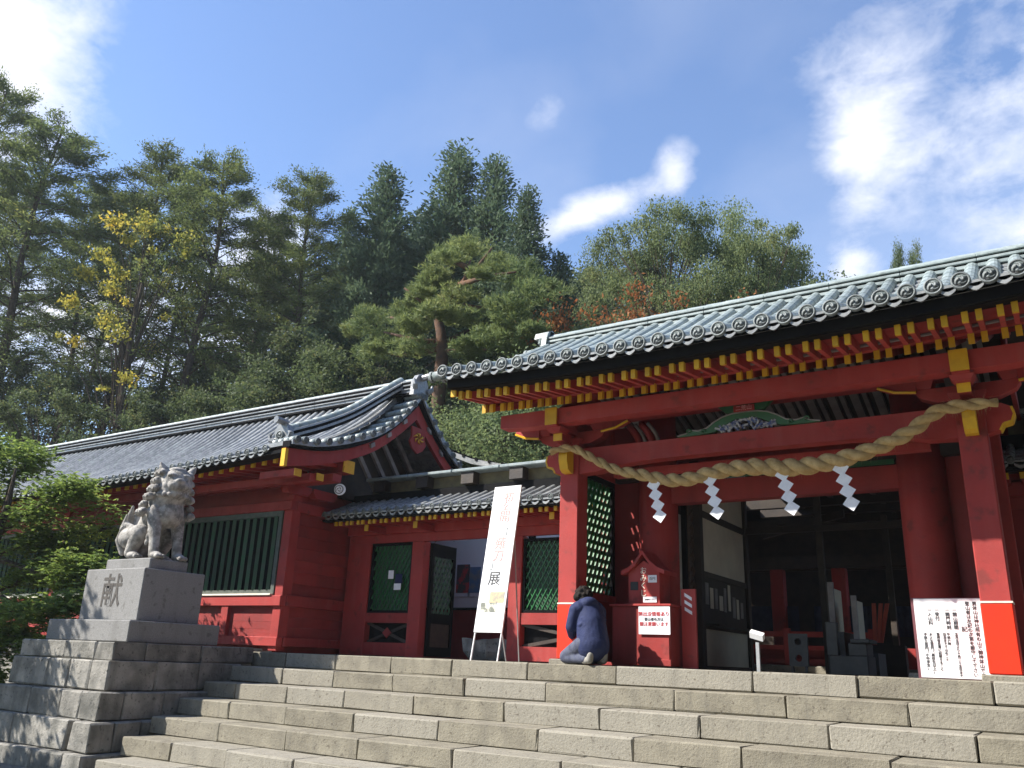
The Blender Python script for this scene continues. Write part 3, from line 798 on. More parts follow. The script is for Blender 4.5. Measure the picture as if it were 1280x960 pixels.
# grey rafters of the rear slope, seen through the opening over the beam
gr_w = MB().hexa([(-.055, 11.45, 4.10), (.055, 11.45, 4.10), (.055, 13.6, 3.36), (-.055, 13.6, 3.36), (-.055, 11.45, 4.18), (.055, 11.45, 4.18), (.055, 13.6, 3.44), (-.055, 13.6, 3.44)]).mesh('grey_rafter')
gr_n = MB().hexa([(-.03, 11.45, 4.10), (.03, 11.45, 4.10), (.03, 13.6, 3.36), (-.03, 13.6, 3.36), (-.03, 11.45, 4.18), (.03, 11.45, 4.18), (.03, 13.6, 3.44), (-.03, 13.6, 3.44)]).mesh('grey_rafter')
for k in range(18):
    link('grey_rafter', gr_w, greyw, gate, loc=(-5.9 + .31 * k, 0, 0)); link('grey_rafter', gr_n, greyw, gate, loc=(-5.76 + .31 * k, 0, 0))
m = MB(); m.hexa([(-6.5, 11.36, 4.2), (.35, 11.36, 4.2), (.35, 14.2, 3.24), (-6.5, 14.2, 3.24), (-6.5, 11.36, 4.24), (.35, 11.36, 4.24), (.35, 14.2, 3.28), (-6.5, 14.2, 3.28)])
m.build('rear_roof_boards', darkw, gate)
B('rear_purlin', red, gate, -6.3, .15, 13.0, 13.2, 3.0, 3.35)
for xc in (-5.57, -.61): B('rear_pillar', red, gate, xc - .14, xc + .14, 13.0, 13.28, 0, 3.0, bev=.012)
for xg, sx in ((-5.62, -1), (-.56, 1)): B('rear_side_wall', redp, gate, xg - .03, xg + .03, 11.53, 13.0, 0, 3.3); B('upper_side_board', redp, gate, xg - .02, xg + .02, 10.28, 11.53, 2.81, 3.5)
B('rear_end_wall', redp, gate, -.53, .3, 13.02, 13.06, 2.3, 3.4)
# triangular gable boards
for xg in (-5.95, -.23):
    MB().prism([(9.9, 3.3), (11.4, 4.35), (12.9, 3.3)], 'x', xg, xg + .05).build('gable_board', redp, gate)
# carved frog-leg strut with birds
kc = GX + .02
legs = []
pL = [(-.90, 2.86), (-.78, 2.90), (-.70, 2.96), (-.62, 2.93), (-.50, 2.97), (-.40, 3.08), (-.28, 3.17), (-.16, 3.21), (0, 3.22)]
inn = [(0, 3.10), (-.13, 3.09), (-.22, 3.03), (-.31, 2.95), (-.42, 2.88), (-.60, 2.855), (-.90, 2.852)]
SQ = lambda z: 2.85 + (z - 2.85) * .62
pL = [(a, SQ(b)) for a, b in pL]; inn = [(a, SQ(b)) for a, b in inn]
ks = MB()
for s in (1, -1):
    ks.prism([(kc + s * a, b) for a, b in pL] + [(kc + s * a, b) for a, b in inn], 'y', 9.985, 10.06)
kst = ks.build('frog_leg_strut', greenc, gate)
tb = MB()
for s in (1, -1): tb.tube([(kc + s * a, 9.982, b + .004) for a, b in pL], .011, 5)
tb.build('pale_edge', greyw, kst)
for s in (1, -1):
    for (u_, v_, r_) in ((.74, 2.90, .045), (.55, 2.885, .035), (.30, 3.18, .03)):
        m = MB(); m.tube([(kc + s * u_ + r_ * .9 * (1 - t / 9) * math.cos(t * .9), 9.972, v_ + r_ * .9 * (1 - t / 9) * math.sin(t * .9)) for t in range(9)], [.014 * (1 - t / 12) for t in range(9)], 5); m.build('scroll', greenc, kst, True)
MB().prism([(kc - .36, 3.20), (kc - .24, 3.09), (kc + .24, 3.09), (kc + .36, 3.20), (kc + .22, 3.175), (kc - .22, 3.175)], 'y', 9.97, 10.03).build('green_crest', greenc, gate)
pq = B('name_plate', red, gate, kc - .13, kc + .13, 9.945, 9.968, 3.085, 3.16)
text('二荒山', .07, inkpale, facing_front((kc, 9.943, 3.122)), pq)
m = MB(); rr = random.Random(5)
for k in range(46):
    u = rr.uniform(-.34, .34); hmax = 3.02 - abs(u) * .42
    v = rr.uniform(2.88, max(2.9, hmax)); a = rr.uniform(-1, 1)
    m.obox((kc + u, 10.0 + rr.uniform(-.02, .02), v), (.055 * math.cos(a), 0, .055 * math.sin(a)), (0, .02, 0), (-.012 * math.sin(a), 0, .012 * math.cos(a)))
m.build('carved_birds', bluec, gate)
# red and white carved boards in the corner over the beam
for k, (mm, w_) in enumerate(((red, .09), (greyw, .05), (red, .09), (greyw, .05))):
    x = -4.83 + .095 * k
    pts = [(x + .05 * math.sin(t * 3) + t * .16, 3.2 - .36 * t) for t in [i / 6 for i in range(7)]]
    m = MB(); m.tube([(a, 10.35, b) for a, b in pts], w_ * .55, 6); m.build('carved_board', mm, gate, True)

# ================================================================== long hall on the left
HX, HY = -12.10, 11.0; KZ = 1.028
hall = thing('shrine_hall', 'long red shrine hall with dark grey tiled gable roof behind the lion-dog', 'hall', (-19, 13, 0))
XE = -27.0
def hlift(x): return max(0, (x + 18.5) / 7.3) ** 2 * .20 if x > -18.5 else 0
hprof = [(9.6, 3.17), (10.2, 3.36), (10.9, 3.66), (11.5, 4.0), (12.0, 4.36), (12.5, 4.78), (12.9, 5.18)]
hroof = B('roof', blackw, hall, XE, -11.2, 12.85, 13.15, 5.0, 5.25)
hx = [-11.42 - .232 * k for k in range(67)][::-1]
front_roof(hroof, hx[0], hx[-1], hprof, .232, .066, hlift, tiled, xs=hx)
m = MB(); rp = [(26.0 - y, z) for y, z in hprof][::-1]
for i in range(len(rp) - 1):
    (a, za), (b, zb) = rp[i], rp[i + 1]
    m.hexa([(XE, a, za - .1), (-10.8, a, za - .1), (-10.8, b, zb - .1), (XE, b, zb - .1), (XE, a, za), (-10.8, a, za), (-10.8, b, zb), (XE, b, zb)])
m.build('rear_slope', tiled, hroof)
ridge(hroof, XE, -10.95, 13.0, 5.22, .4, [(.05, .42, blackw), (.06, .36, tiled), (.03, .42, tiled), (.06, .34, blackw), (.03, .40, tiled), (.06, .32, blackw), (.03, .36, tiled)], tile, .10)
# verge: cover tiles running out to the gable edge, one row either side of the ridge
vprof = [(9.62, 3.50), (10.125, 3.56), (10.41, 3.63), (10.67, 3.705), (10.93, 3.795), (11.19, 3.90), (11.45, 4.005), (11.71, 4.125), (11.95, 4.27), (12.24, 4.48), (12.51, 4.73), (12.79, 5.03), (13.0, 5.28)]
vm = MB(); vp = vprof + [(26 - y, z) for y, z in vprof[::-1][1:]]
for (a, za), (b, zb) in zip(vp[:-1], vp[1:]):
    vm.hexa([(-11.5, a, za - .12), (-10.78, a, za - .10), (-10.78, b, zb - .10), (-11.5, b, zb - .12), (-11.5, a, za - .05), (-10.78, a, za - .02), (-10.78, b, zb - .02), (-11.5, b, zb - .05)])
vm.build('verge_bed', tiled, hroof)
vc = cap_mesh(.068)
s_acc = 0; step_len = .232; ypos = [9.72]
dpv = dense_prof(vprof, 120)
for (a, za), (b, zb) in zip(dpv[:-1], dpv[1:]):
    s_acc += math.hypot(b - a, zb - za)
    if s_acc > .28: ypos.append(b); s_acc = 0
for y in ypos:
    for mir in (0, 1):
        z = lerp_prof(vprof, y); y2 = y if not mir else 26 - y
        dz = (lerp_prof(vprof, min(y + .1, 13)) - lerp_prof(vprof, max(y - .1, 9.62))) / .2 * (1 if not mir else -1)
        t = Vector((0, 1, dz)).normalized(); u = Vector((0, -t.z, t.y))
        m = MB(); pth = [(Vector((-11.34 + .14 * k, y2, z - .03 + .006 * k)), u, t) for k in range(5)]
        barrel(m, pth[::-1], .066); m.build('verge_tile', tile, hroof, True)
        link('verge_cap', vc, tilecap, hroof, True, M=Matrix.Translation((-10.765, y2, z - .01)) @ Matrix.Rotation(R(90), 4, 'Z'))
# descending ridge with ornament tile
dr = [(9.98, 3.60), (10.68, 3.92), (11.49, 4.36), (12.36, 5.0), (12.95, 5.42)]
dd = dense_prof(dr, 14)
for off, hh, ww, mm in ((-.02, .07, .26, blackw), (.05, .05, .30, tiled), (.10, .06, .24, blackw), (.16, .04, .28, tiled)):
    m = MB()
    for (a, za), (b, zb) in zip(dd[:-1], dd[1:]):
        m.hexa([(-11.5, a, za + off), (-11.5 + ww, a, za + off), (-11.5 + ww, b, zb + off), (-11.5, b, zb + off), (-11.5, a, za + off + hh), (-11.5 + ww, a, za + off + hh), (-11.5 + ww, b, zb + off + hh), (-11.5, b, zb + off + hh)])
    m.build('descending_ridge_course', mm, hroof)
m = MB(); barrel(m, [(Vector((-11.37, y, z + .20)), Vector((0, -.5, .86)), Vector((1, 0, 0))) for y, z in dd], .085); m.build('descending_ridge_cap', tile, hroof, True)
m = MB()
m.prism([(-11.58, 3.52), (-11.16, 3.52), (-11.18, 3.72), (-11.25, 3.86), (-11.37, 3.92), (-11.49, 3.86), (-11.56, 3.72)], 'y', 9.86, 9.98)
for sx in (-1, 1): m.tube([(-11.37 + sx * .12, 9.86, 3.58), (-11.37 + sx * .24, 9.84, 3.60), (-11.37 + sx * .27, 9.84, 3.69), (-11.37 + sx * .20, 9.84, 3.72)], [.05, .05, .04, .02], 6)
m.tube([(-11.37, 9.95, 3.92), (-11.37, 9.70, 3.93)], .065, 8)
m.build('ornament_tile', tiled, hroof)
link('ornament_cap', cap_mesh(.09), tilecap, hroof, True, loc=(-11.37, 9.83, 3.66))
m = MB(); m.prism([(12.75, 5.2), (13.25, 5.2), (13.22, 5.5), (13.12, 5.66), (13, 5.72), (12.88, 5.66), (12.78, 5.5)], 'x', -10.95, -10.84)
m.tube([(-10.84, 12.8, 5.35), (-10.78, 12.72, 5.42), (-10.8, 12.7, 5.52)], [.06, .05, .02], 6); m.tube([(-10.84, 13.2, 5.35), (-10.78, 13.28, 5.42), (-10.8, 13.3, 5.52)], [.06, .05, .02], 6)
m.tube([(-10.95, 13, 5.60), (-10.6, 13, 5.63)], .07, 8)
m.build('ridge_end_tile', tiled, hroof)
# bargeboards
bt = [(9.60, 3.34), (10.3, 3.42), (10.98, 3.60), (11.82, 3.98), (12.48, 4.50), (13.0, 5.05)]
bl = [(9.66, 3.03), (10.3, 3.17), (11.0, 3.385), (11.83, 3.76), (12.5, 4.26), (13.0, 4.72)]
for mir in (0, 1):
    pl = dense_prof(bt, 16) + dense_prof(bl, 16)[::-1]
    if mir: pl = [(26 - a, b) for a, b in pl]
    o = MB().prism(pl, 'x', -10.98, -10.90).build('bargeboard', red, hall)
    if not mir: MB().box(-10.99, -10.892, 9.585, 9.65, 3.02, 3.33).build('yellow_end_strip', yel, o)
    pk = [(y, z + .015) for y, z in dense_prof(bt, 16)] + [(y, z + .12) for y, z in dense_prof(bt, 16)][::-1]
    if mir: pk = [(26 - a, b) for a, b in pk]
    MB().prism(pk, 'x', -11.0, -10.82).build('verge_board', blackw, hall)
# pendant under the apex
gp = MB().prism([(12.78, 4.52), (13.22, 4.52), (13.2, 4.32), (13.26, 4.20), (13.16, 4.06), (13.0, 3.98), (12.84, 4.06), (12.74, 4.20), (12.8, 4.32)], 'x', -10.87, -10.82).build('gable_pendant', red, hall)
m = MB()
for a in range(6):
    t = a * math.pi / 3; m.tube([(-10.81, 13 + .03 * math.cos(t), 4.30 + .03 * math.sin(t)), (-10.80, 13 + .12 * math.cos(t + .4), 4.30 + .09 * math.sin(t + .4)), (-10.81, 13 + .17 * math.cos(t + .9), 4.29 + .11 * math.sin(t + .9))], [.022, .022, .012], 5)
m.build('gold_scrollwork', gold, gp, True)
# underside of the verge: grey rafters and dark boards
for k, y in enumerate((11.7, 12.15, 12.6)):
    for sx in (0, 1):
        yy = y if not sx else 26 - y
        MB().obox((-11.3, yy + .45 * (1 if not sx else -1) * 0, lerp_prof(bt, y) - .06), (.45, 0, 0), (0, .05, .03 * (1 if not sx else -1)), (0, -.01, .04)).build('purlin_stub', greyw, hall)
for k in range(4):
    y0 = 12.0 + .3 * k; zt = lerp_prof(bt, min(13, y0)) - .12
    MB().hexa([(-11.66, y0 + .9 - .06, zt - 1.0), (-11.6, y0 + .9 - .06, zt - 1.0), (-11.6, y0 + .9 + .06, zt - 1.0), (-11.66, y0 + .9 + .06, zt - 1.0), (-11.66, y0 - .06, zt), (-11.6, y0 - .06, zt), (-11.6, y0 + .06, zt), (-11.66, y0 + .06, zt)]).build('grey_batten', greyw, hall)
m = MB().prism([(10.95, 3.0), (15.05, 3.0), (13, 4.95)], 'x', -12.12, -12.02); m.build('gable_wall', darkw, hall)
# eaves of the long side
strip_x('eave_fascia', blackw, hall, XE, -10.95, 9.62, 9.86, 3.06, 3.12, hlift)
strip_x('eave_boards', redp, hall, XE, -11.0, 9.8, 11.1, 3.19, 3.21, hlift)
h_r = rafter_meshes(.075, .09, 1.3, .10, .04)
for k in range(54):
    x = -11.2 - .29 * k; put_rafter(h_r, red, hall, (x, 9.9, 3.05 + hlift(x)))
B('wall_plate', red, hall, XE, -11.05, 10.92, 11.14, 3.03, 3.17)
B('outer_purlin', red, hall, XE, -11.05, 10.35, 10.5, 2.93, 3.06)
# projecting purlin and bracket ends on the gable side, yellow faces
for (y0, y1, za, zb) in ((11.12, 11.40, 3.24, 3.47), (10.48, 10.64, 2.96, 3.08), (9.95, 10.10, 2.94, 3.06)):
    o = B('purlin_end', red, hall, -11.9, -11.02, y0, y1, za, zb)
    B('yellow_purlin_face', yel, o, -11.02, -11.0, y0 - .004, y1 + .004, za - .004, zb + .004)
def BZ(name, mat, parent, x0, x1, y0, y1, z0, z1, bev=0.0): return B(name, mat, parent, x0, x1, y0, y1, z0 * KZ, z1 * KZ, bev=bev)
# walls
BZ('wall_core', redp, hall, XE, HX - .12, HY + .12, 15.2, .0, 2.95)
posts = [-12.21, -16.0, -19.8, -23.6, -26.9]
for i, x in enumerate(posts): BZ('post', red, hall, x - .11, x + .11, HY, HY + .22, .02, 2.92, bev=.01)
BZ('sill_beam', red, hall, XE, HX + .03, HY - .04, HY + .10, .10, .255, bev=.008)
BZ('waist_rail', red, hall, XE, HX + .012, HY - .05, HY + .09, .785, .965, bev=.008)
BZ('head_rail', red, hall, XE, HX + .012, HY - .05, HY + .09, 2.50, 2.675, bev=.008)
BZ('upper_wall', redp, hall, XE, HX - .1, HY + .05, HY + .12, 2.675, 2.95)
for i in range(4):
    xa = posts[i] - .12; xb = posts[i + 1] + .12
    BZ('window_ledge', whitep, hall, xb + .05, xa - .02, HY - .075, HY + .05, .967, 1.0, bev=.006)
    wf = BZ('window_frame', greyframe, hall, xb, xa, HY - .02, HY + .06, 1.0, 1.07)
    BZ('frame_head', greyframe, wf, xb, xa, HY - .02, HY + .06, 2.40, 2.498)
    for x in (xa - .09, xb): BZ('frame_stile', greyframe, wf, x, x + .09, HY - .02, HY + .06, 1.07, 2.40)
    BZ('window_backing', blackw, hall, xb, xa, HY + .10, HY + .115, 1.0, 2.5)
    n = 17; st = (xa - xb - .18) / n
    for k in range(n):
        x = xb + .09 + st * (k + .5)
        MB().hexa([(x, HY - .045, 1.07 * KZ), (x + .05, HY + .0, 1.07 * KZ), (x, HY + .045, 1.07 * KZ), (x - .05, HY + .0, 1.07 * KZ), (x, HY - .045, 2.40 * KZ), (x + .05, HY + .0, 2.40 * KZ), (x, HY + .045, 2.40 * KZ), (x - .05, HY + .0, 2.40 * KZ)]).build('window_slat', greens, wf)
    # dado: two recessed boards with a stile between
    xm = xa - 1.28
    BZ('dado_stile', red, hall, xm - .1, xm + .1, HY - .03, HY + .08, .255, .785, bev=.006)
    for (p0, p1) in ((xb, xm - .1), (xm + .1, xa)):
        nb = 4
        for q in range(nb):
            za = .256 + .529 * q / nb; BZ('dado_board', redp, hall, p0, p1, HY + .05, HY + .08, za + .001, za + .529 / nb - .002)
# gable-side wall, facing the gate
BZ('sill_beam', red, hall, HX - .1, HX + .04, HY + .12, 15.2, .102, .257, bev=.008)
BZ('waist_rail', red, hall, HX - .09, HX + .02, HY + .10, 15.2, .787, .985, bev=.008)
BZ('head_rail', red, hall, HX - .09, HX + .02, HY + .10, 15.2, 2.48, 2.67, bev=.008)
for y in (12.75, 15.1): BZ('post', red, hall, HX - .2, HX + .01, y, y + .2, .02, 2.92, bev=.01)
for (z0_, z1_, n) in ((.257, .787, 3), (.985, 2.48, 7)):
    for q in range(n):
        za = z0_ + (z1_ - z0_) * q / n
        BZ('wall_board', redp, hall, HX - .12, HX - .06, HY + .22, 12.75, za + .001, za + (z1_ - z0_) / n - .002)
BZ('upper_wall', redp, hall, HX - .15, HX - .06, HY + .2, 15.2, 2.67, 2.95)
for y in (11.0, 11.7): MB().prism([(y - .25, 2.86), (y + .25, 2.86), (y + .32, 2.96), (y + .32, 3.03), (y - .32, 3.03), (y - .32, 2.96)], 'x', HX - .05, HX + .12).build('bracket', red, hall)
BZ('gable_tie_beam', red, hall, HX - .08, HX + .06, 10.75, 15.2, 2.95, 3.12, bev=.008)

# ================================================================== corridor between hall and gate
CY = 12.63
cor = thing('roofed_corridor', 'low red corridor with green diamond lattice windows and an open dark door', 'corridor', (-8.8, CY + .5, 0))
croof = B('roof', blackw, cor, -12.08, -5.72, 12.55, 12.72, 2.85, 3.10)
cprof = [(11.76, 2.585), (12.1, 2.72), (12.55, 2.93)]
cxs = [-12.01 + .205 * k for k in range(31)]
front_roof(croof, cxs[0], cxs[-1], cprof, .205, .052, lambda x: 0, tiled, tl=.2, xs=cxs)
m = MB(); m.hexa([(-12.08, 12.7, 2.85), (-5.72, 12.7, 2.85), (-5.72, 12.98, 2.72), (-12.08, 12.98, 2.72), (-12.08, 12.7, 2.95), (-5.72, 12.7, 2.95), (-5.72, 12.98, 2.82), (-12.08, 12.98, 2.82)]); m.build('rear_slope', tiled, croof)
# raised ridge: yellow boards, blocks and a pale capping rail
B('ridge_board', yelboard, croof, -11.6, -5.75, 12.62, 12.66, 3.10, 3.33)
for k in range(6): B('ridge_block', darkw, croof, -11.4 + 1.08 * k, -11.12 + 1.08 * k, 12.42, 12.64, 3.12, 3.335)
x = -11.6
while x < -5.8:
    B('capping_rail', tile, croof, x + .003, min(x + 1.07, -5.75), 12.38, 12.78, 3.337, 3.40, bev=.015); x += 1.08
strip_x('eave_fascia', blackw, cor, -12.08, -5.75, 11.78, 11.95, 2.455, 2.50, lambda x: 0, 2)
strip_x('eave_boards', redp, cor, -12.08, -5.75, 11.9, CY, 2.50, 2.53, lambda x: 0, 2)
c_r2 = rafter_meshes(.05, .07, .8, .06, .035)
for k in range(21):
    for q in (0, .115): put_rafter(c_r2, red, cor, (-11.79 + .29 * k + q, 11.86, 2.415))
for x in (-11.1, -9.9, -7.0):
    o = B('bracket_arm', red, cor, x - .04, x + .04, 12.0, CY, 2.27, 2.38); B('painted_tip', yel, o, x - .045, x + .045, 11.98, 12.0, 2.265, 2.385)
B('wall_plate', red, cor, -12.08, -5.7, CY - .12, CY + .1, 2.28, 2.46, bev=.008)
B('head_beam', red, cor, -12.08, -5.7, CY - .03, CY + .08, 2.12, 2.278)
# left bay: posts, lattice window, braced panel
for (xa, xb) in ((-12.08, -11.48), (-10.43, -10.14), (-8.2, -7.94), (-5.92, -5.72)):
    B('post', red, cor, xa, xb, CY - .04, CY + .16, .0, 2.118, bev=.008)
def bay(xa, xb, zb, ztop):
    B('sill_beam', red, cor, xa, xb, CY - .02, CY + .1, .02, .25)
    B('waist_rail', red, cor, xa, xb, CY - .02, CY + .1, .61, zb)
    fr = B('lattice_frame', blackw, cor, xa, xb, CY + .0, CY + .09, zb, zb + .05)
    B('frame_head', blackw, fr, xa, xb, CY + .0, CY + .09, ztop - .05, ztop)
    for x in (xa, xb - .05): B('frame_stile', blackw, fr, x, x + .05, CY + .0, CY + .09, zb + .05, ztop - .05)
    B('green_board', greens, cor, xa, xb, CY + .12, CY + .14, zb, ztop)
    lattice(cor, (xa + .05, CY + .05, zb + .05), (1, 0, 0), (0, 0, 1), xb - xa - .1, ztop - zb - .1, .105, .018, .018, 1.75)
    B('brace_backing', blackw, cor, xa, xb, CY + .12, CY + .14, .25, .61)
    for s in (1, -1):
        A = Vector((xa, CY + .06, .25 if s > 0 else .61)); Bq = Vector((xb, CY + .06, .61 if s > 0 else .25)); d = Bq - A
        MB().obox((A + Bq) / 2 + Vector((0, .012 * s, 0)), d / 2, (0, .01, 0), Vector((-d.z, 0, d.x)).normalized() * .028).build('brace', darkw, cor)
    MB().prism([((xa + xb) / 2 - .11, .43), ((xa + xb) / 2, .33), ((xa + xb) / 2 + .11, .43), ((xa + xb) / 2, .53)], 'y', CY + .02, CY + .035).build('brace_boss', redp, cor)
bay(-11.48, -10.43, .79, 2.118)
bay(-7.94, -5.92, .80, 2.07)
# the door leaf, swung inward
XD = -10.12
leaf = B('door_leaf', blackw, cor, XD - .03, XD + .03, CY + .17, CY + .25, .03, 2.1)
B('leaf_stile', blackw, leaf, XD - .03, XD + .03, CY + .85, CY + .93, .03, 2.1)
for (za, zb) in ((.03, .20), (.62, .80), (1.86, 2.1)): B('leaf_rail', blackw, leaf, XD - .028, XD + .028, CY + .25, CY + .85, za, zb)
B('leaf_panel', woodpan, leaf, XD - .01, XD + .01, CY + .25, CY + .85, .20, .62)
lattice(leaf, (XD, CY + .25, .80), (0, 1, 0), (0, 0, 1), .60, 1.06, .115, .052, .012, 1.9, mat=greens)

# papers on the left lattice window
pz = oY(493, 722, CY - .03)
for (dx, dz, w, h, mm, nm, lb) in ((-.10, .06, .13, .16, paper, 'white_notice', 'small white paper notice on the left lattice window'), (.10, -.02, .17, .18, navy, 'dark_notice', 'small dark blue poster on the left lattice window'), (.08, -.17, .17, .12, paper, 'lower_notice', 'pale paper slip under the dark blue poster on the lattice')):
    tag(B(nm, mm, None, pz.x + dx - w / 2, pz.x + dx + w / 2, CY - .022, CY - .018, pz.z + dz - h / 2, pz.z + dz + h / 2), lb, 'notice')

# ------------------------------------------------------------------ white-walled building behind the corridor
st = thing('white_storehouse', 'white walled building with red wainscot and dark roof behind the corridor door', 'building', (-10, 17, 0))
B('wall', whitew, st, -12.6, -6.6, 15.0, 15.1, 1.0, 3.4)
B('side_wall', whitew, st, -12.6, -12.5, 15.1, 20, 0, 3.4); B('side_wall', whitew, st, -6.7, -6.6, 15.1, 20, 0, 3.4)
B('wainscot', redp, st, -12.6, -6.6, 14.97, 15.1, 0, 1.0)
B('wainscot_rail', blackw, st, -12.6, -6.6, 14.94, 15.1, 1.0, 1.05)
for x in (-12.5, -9.2, -6.7): B('post', blackw, st, x - .07, x + .07, 14.93, 15.08, 1.05, 3.4)
B('lintel', blackw, st, -9.2, -6.6, 14.92, 15.0, 1.95, 2.15)
m = MB(); sp = [(-14.2, 5.5), (-12.9, 5.15), (-11.9, 4.72), (-10.9, 4.32), (-9.8, 4.06)]
for (a, za), (b, zb) in zip(sp[:-1], sp[1:]):
    m.hexa([(a, 15.0, za - .12), (b, 15.0, zb - .12), (b, 20.5, zb - .12), (a, 20.5, za - .12), (a, 15.0, za), (b, 15.0, zb), (b, 20.5, zb), (a, 20.5, za)])
sr = m.build('roof', tiled, st)
for k in range(12):
    x = -14.0 + .36 * k; z = lerp_prof(sp, x)
    m = MB(); m.tube([(x, 14.98, z + .0), (x, 20, z + .0)], .04, 6); m.build('verge_tile', blackw, sr)
for (px0, px1, py0, py1, mm, nm, lb) in ((572, 586, 706, 741, posterA, 'red_poster', 'red and grey photo poster on the white wall behind the open door'), (588, 600, 709, 741, posterB, 'blue_poster', 'blue grey photo poster on the white wall behind the open door')):
    a = oY(px0, py0, 14.99); b = oY(px1, py1, 14.99)
    r_ = thing(nm, lb, 'poster', (a.x, 14.99, b.z)); B('sheet', paper, r_, a.x - .03, b.x + .03, 14.985, 14.992, b.z - .08, a.z + .03); B('print', mm, r_, a.x, b.x, 14.978, 14.984, b.z, a.z)

# ================================================================== passage through the gate and the worship hall beyond
pas = thing('gate_passage', 'dark timber passage with pale plaster side wall and notice board inside the gate', 'passage', (-2.7, 14, 0))
XW = -4.5
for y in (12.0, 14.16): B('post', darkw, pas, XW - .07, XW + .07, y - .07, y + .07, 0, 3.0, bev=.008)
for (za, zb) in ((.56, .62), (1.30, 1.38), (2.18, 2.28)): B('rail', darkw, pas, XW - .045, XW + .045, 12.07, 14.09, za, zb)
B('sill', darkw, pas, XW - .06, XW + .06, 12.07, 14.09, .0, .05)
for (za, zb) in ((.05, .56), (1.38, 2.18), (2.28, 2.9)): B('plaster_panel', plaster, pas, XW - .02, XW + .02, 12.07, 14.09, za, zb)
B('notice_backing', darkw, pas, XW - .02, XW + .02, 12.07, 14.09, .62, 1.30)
B('shelf', darkw, pas, XW + .02, XW + .22, 12.2, 14.05, .60, .63)
rr = random.Random(11)
for k in range(9):
    y = 12.2 + .2 * k; w = rr.uniform(.11, .17); h = rr.uniform(.2, .4); zc = 1.0 + rr.uniform(-.08, .08)
    B('pinned_paper', (greyw, plaster)[k % 2], pas, XW + .022, XW + .027, y, y + w, zc - h / 2, zc + h / 2)
cd = B('carved_leaf', blackw, pas, XW - .14, XW - .06, 11.72, 12.0, .2, 2.75)
B('carved_panel', woodpan, cd, XW - .06, XW - .04, 11.76, 11.96, 1.05, 2.5)
for k in range(7):
    m = MB(); zc = 1.15 + .2 * k; m.tube([(XW - .035, 11.80, zc), (XW - .03, 11.86, zc + .08), (XW - .035, 11.92, zc), (XW - .03, 11.86, zc - .07)], .02, 5); m.build('carved_scroll', woodpan, cd, True)
B('carved_base', darkw, cd, XW - .06, XW - .03, 11.74, 11.98, .25, .95)
B('ceiling', blackw, pas, -4.1, -.6, 13.2, 18, 2.98, 3.05); B('sun_block_slab', blackw, pas, -6.6, -4.9, 14.4, 18, 3.06, 3.12)  # side slab added to block sun; the gap lets light onto the railing
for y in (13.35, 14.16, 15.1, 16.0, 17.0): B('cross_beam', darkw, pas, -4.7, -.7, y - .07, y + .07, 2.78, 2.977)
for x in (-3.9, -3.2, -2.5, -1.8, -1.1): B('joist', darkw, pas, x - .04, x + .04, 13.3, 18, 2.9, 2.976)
for (x, y) in ((-3.25, 14.2), (-1.72, 14.2), (-2.6, 16.4)):
    B('thin_post', darkw, pas, x - .05, x + .05, y - .05, y + .05, 0, 2.78, bev=.006)
B('tie_rail', darkw, pas, -4.5, -.7, 14.14, 14.2, 2.2, 2.3)
for s in ((-4.4, -3.0), (-1.9, -.9)):
    MB().obox(((s[0] + s[1]) / 2, 15.0, 2.45), ((s[1] - s[0]) / 2, 0, .16 if s[0] < -3 else -.16), (0, .05, 0), (0, 0, .06)).build('diagonal_brace', darkw, pas)

wh = thing('worship_hall', 'shadowed red worship hall with balustrade and indigo curtain beyond the gate passage', 'hall', (-2.5, 18, 0))
B('stone_base', step, wh, -9, 4, 16.95, 24, -.05, .13, bev=.02)
for x in [-8.6 + .78 * k for k in range(16)]:
    if -3.05 < x < -2.35: continue
    B('baluster_post', red, wh, x - .06, x + .06, 17.2, 17.32, .13, .82, bev=.006)
for (za, zb) in ((.66, .76), (.42, .50), (.17, .25)):
    B('railing', red, wh, -9, -3.0, 17.22, 17.3, za, zb); B('railing', red, wh, -2.35, 4, 17.22, 17.3, za, zb)
B('balustrade_board', redp, wh, -2.3, -1.3, 17.25, 17.27, .26, .65)
B('floor', redp, wh, -9, 4, 17.5, 24, .13, .5)
for x in (-7.3, -4.97, -3.75, -1.2, 1.4): B('pillar', red, wh, x - .13, x + .13, 17.7, 17.96, .5, 2.1, bev=.02)
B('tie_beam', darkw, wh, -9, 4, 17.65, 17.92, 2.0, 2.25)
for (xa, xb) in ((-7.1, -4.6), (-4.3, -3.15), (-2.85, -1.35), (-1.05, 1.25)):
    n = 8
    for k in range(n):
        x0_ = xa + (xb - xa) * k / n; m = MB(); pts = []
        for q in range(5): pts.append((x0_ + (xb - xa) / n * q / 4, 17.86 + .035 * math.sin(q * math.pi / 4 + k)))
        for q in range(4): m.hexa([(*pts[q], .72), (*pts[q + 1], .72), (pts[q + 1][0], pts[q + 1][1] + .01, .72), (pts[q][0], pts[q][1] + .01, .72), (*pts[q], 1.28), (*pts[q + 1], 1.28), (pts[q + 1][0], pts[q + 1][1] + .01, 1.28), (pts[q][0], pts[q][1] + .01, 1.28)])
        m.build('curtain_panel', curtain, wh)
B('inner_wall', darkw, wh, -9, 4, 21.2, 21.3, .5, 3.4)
B('shade_board', darkw, wh, -9, 4, 17.92, 17.98, 1.98, 3.3)  # dark board added for the shade above the pillar tops
m = MB(); m.hexa([(-9.5, 15.9, 3.25), (4.5, 15.9, 3.25), (4.5, 21.2, 6.2), (-9.5, 21.2, 6.2), (-9.5, 15.9, 3.4), (4.5, 15.9, 3.4), (4.5, 21.2, 6.4), (-9.5, 21.2, 6.4)]); m.build('roof', blackw, wh)

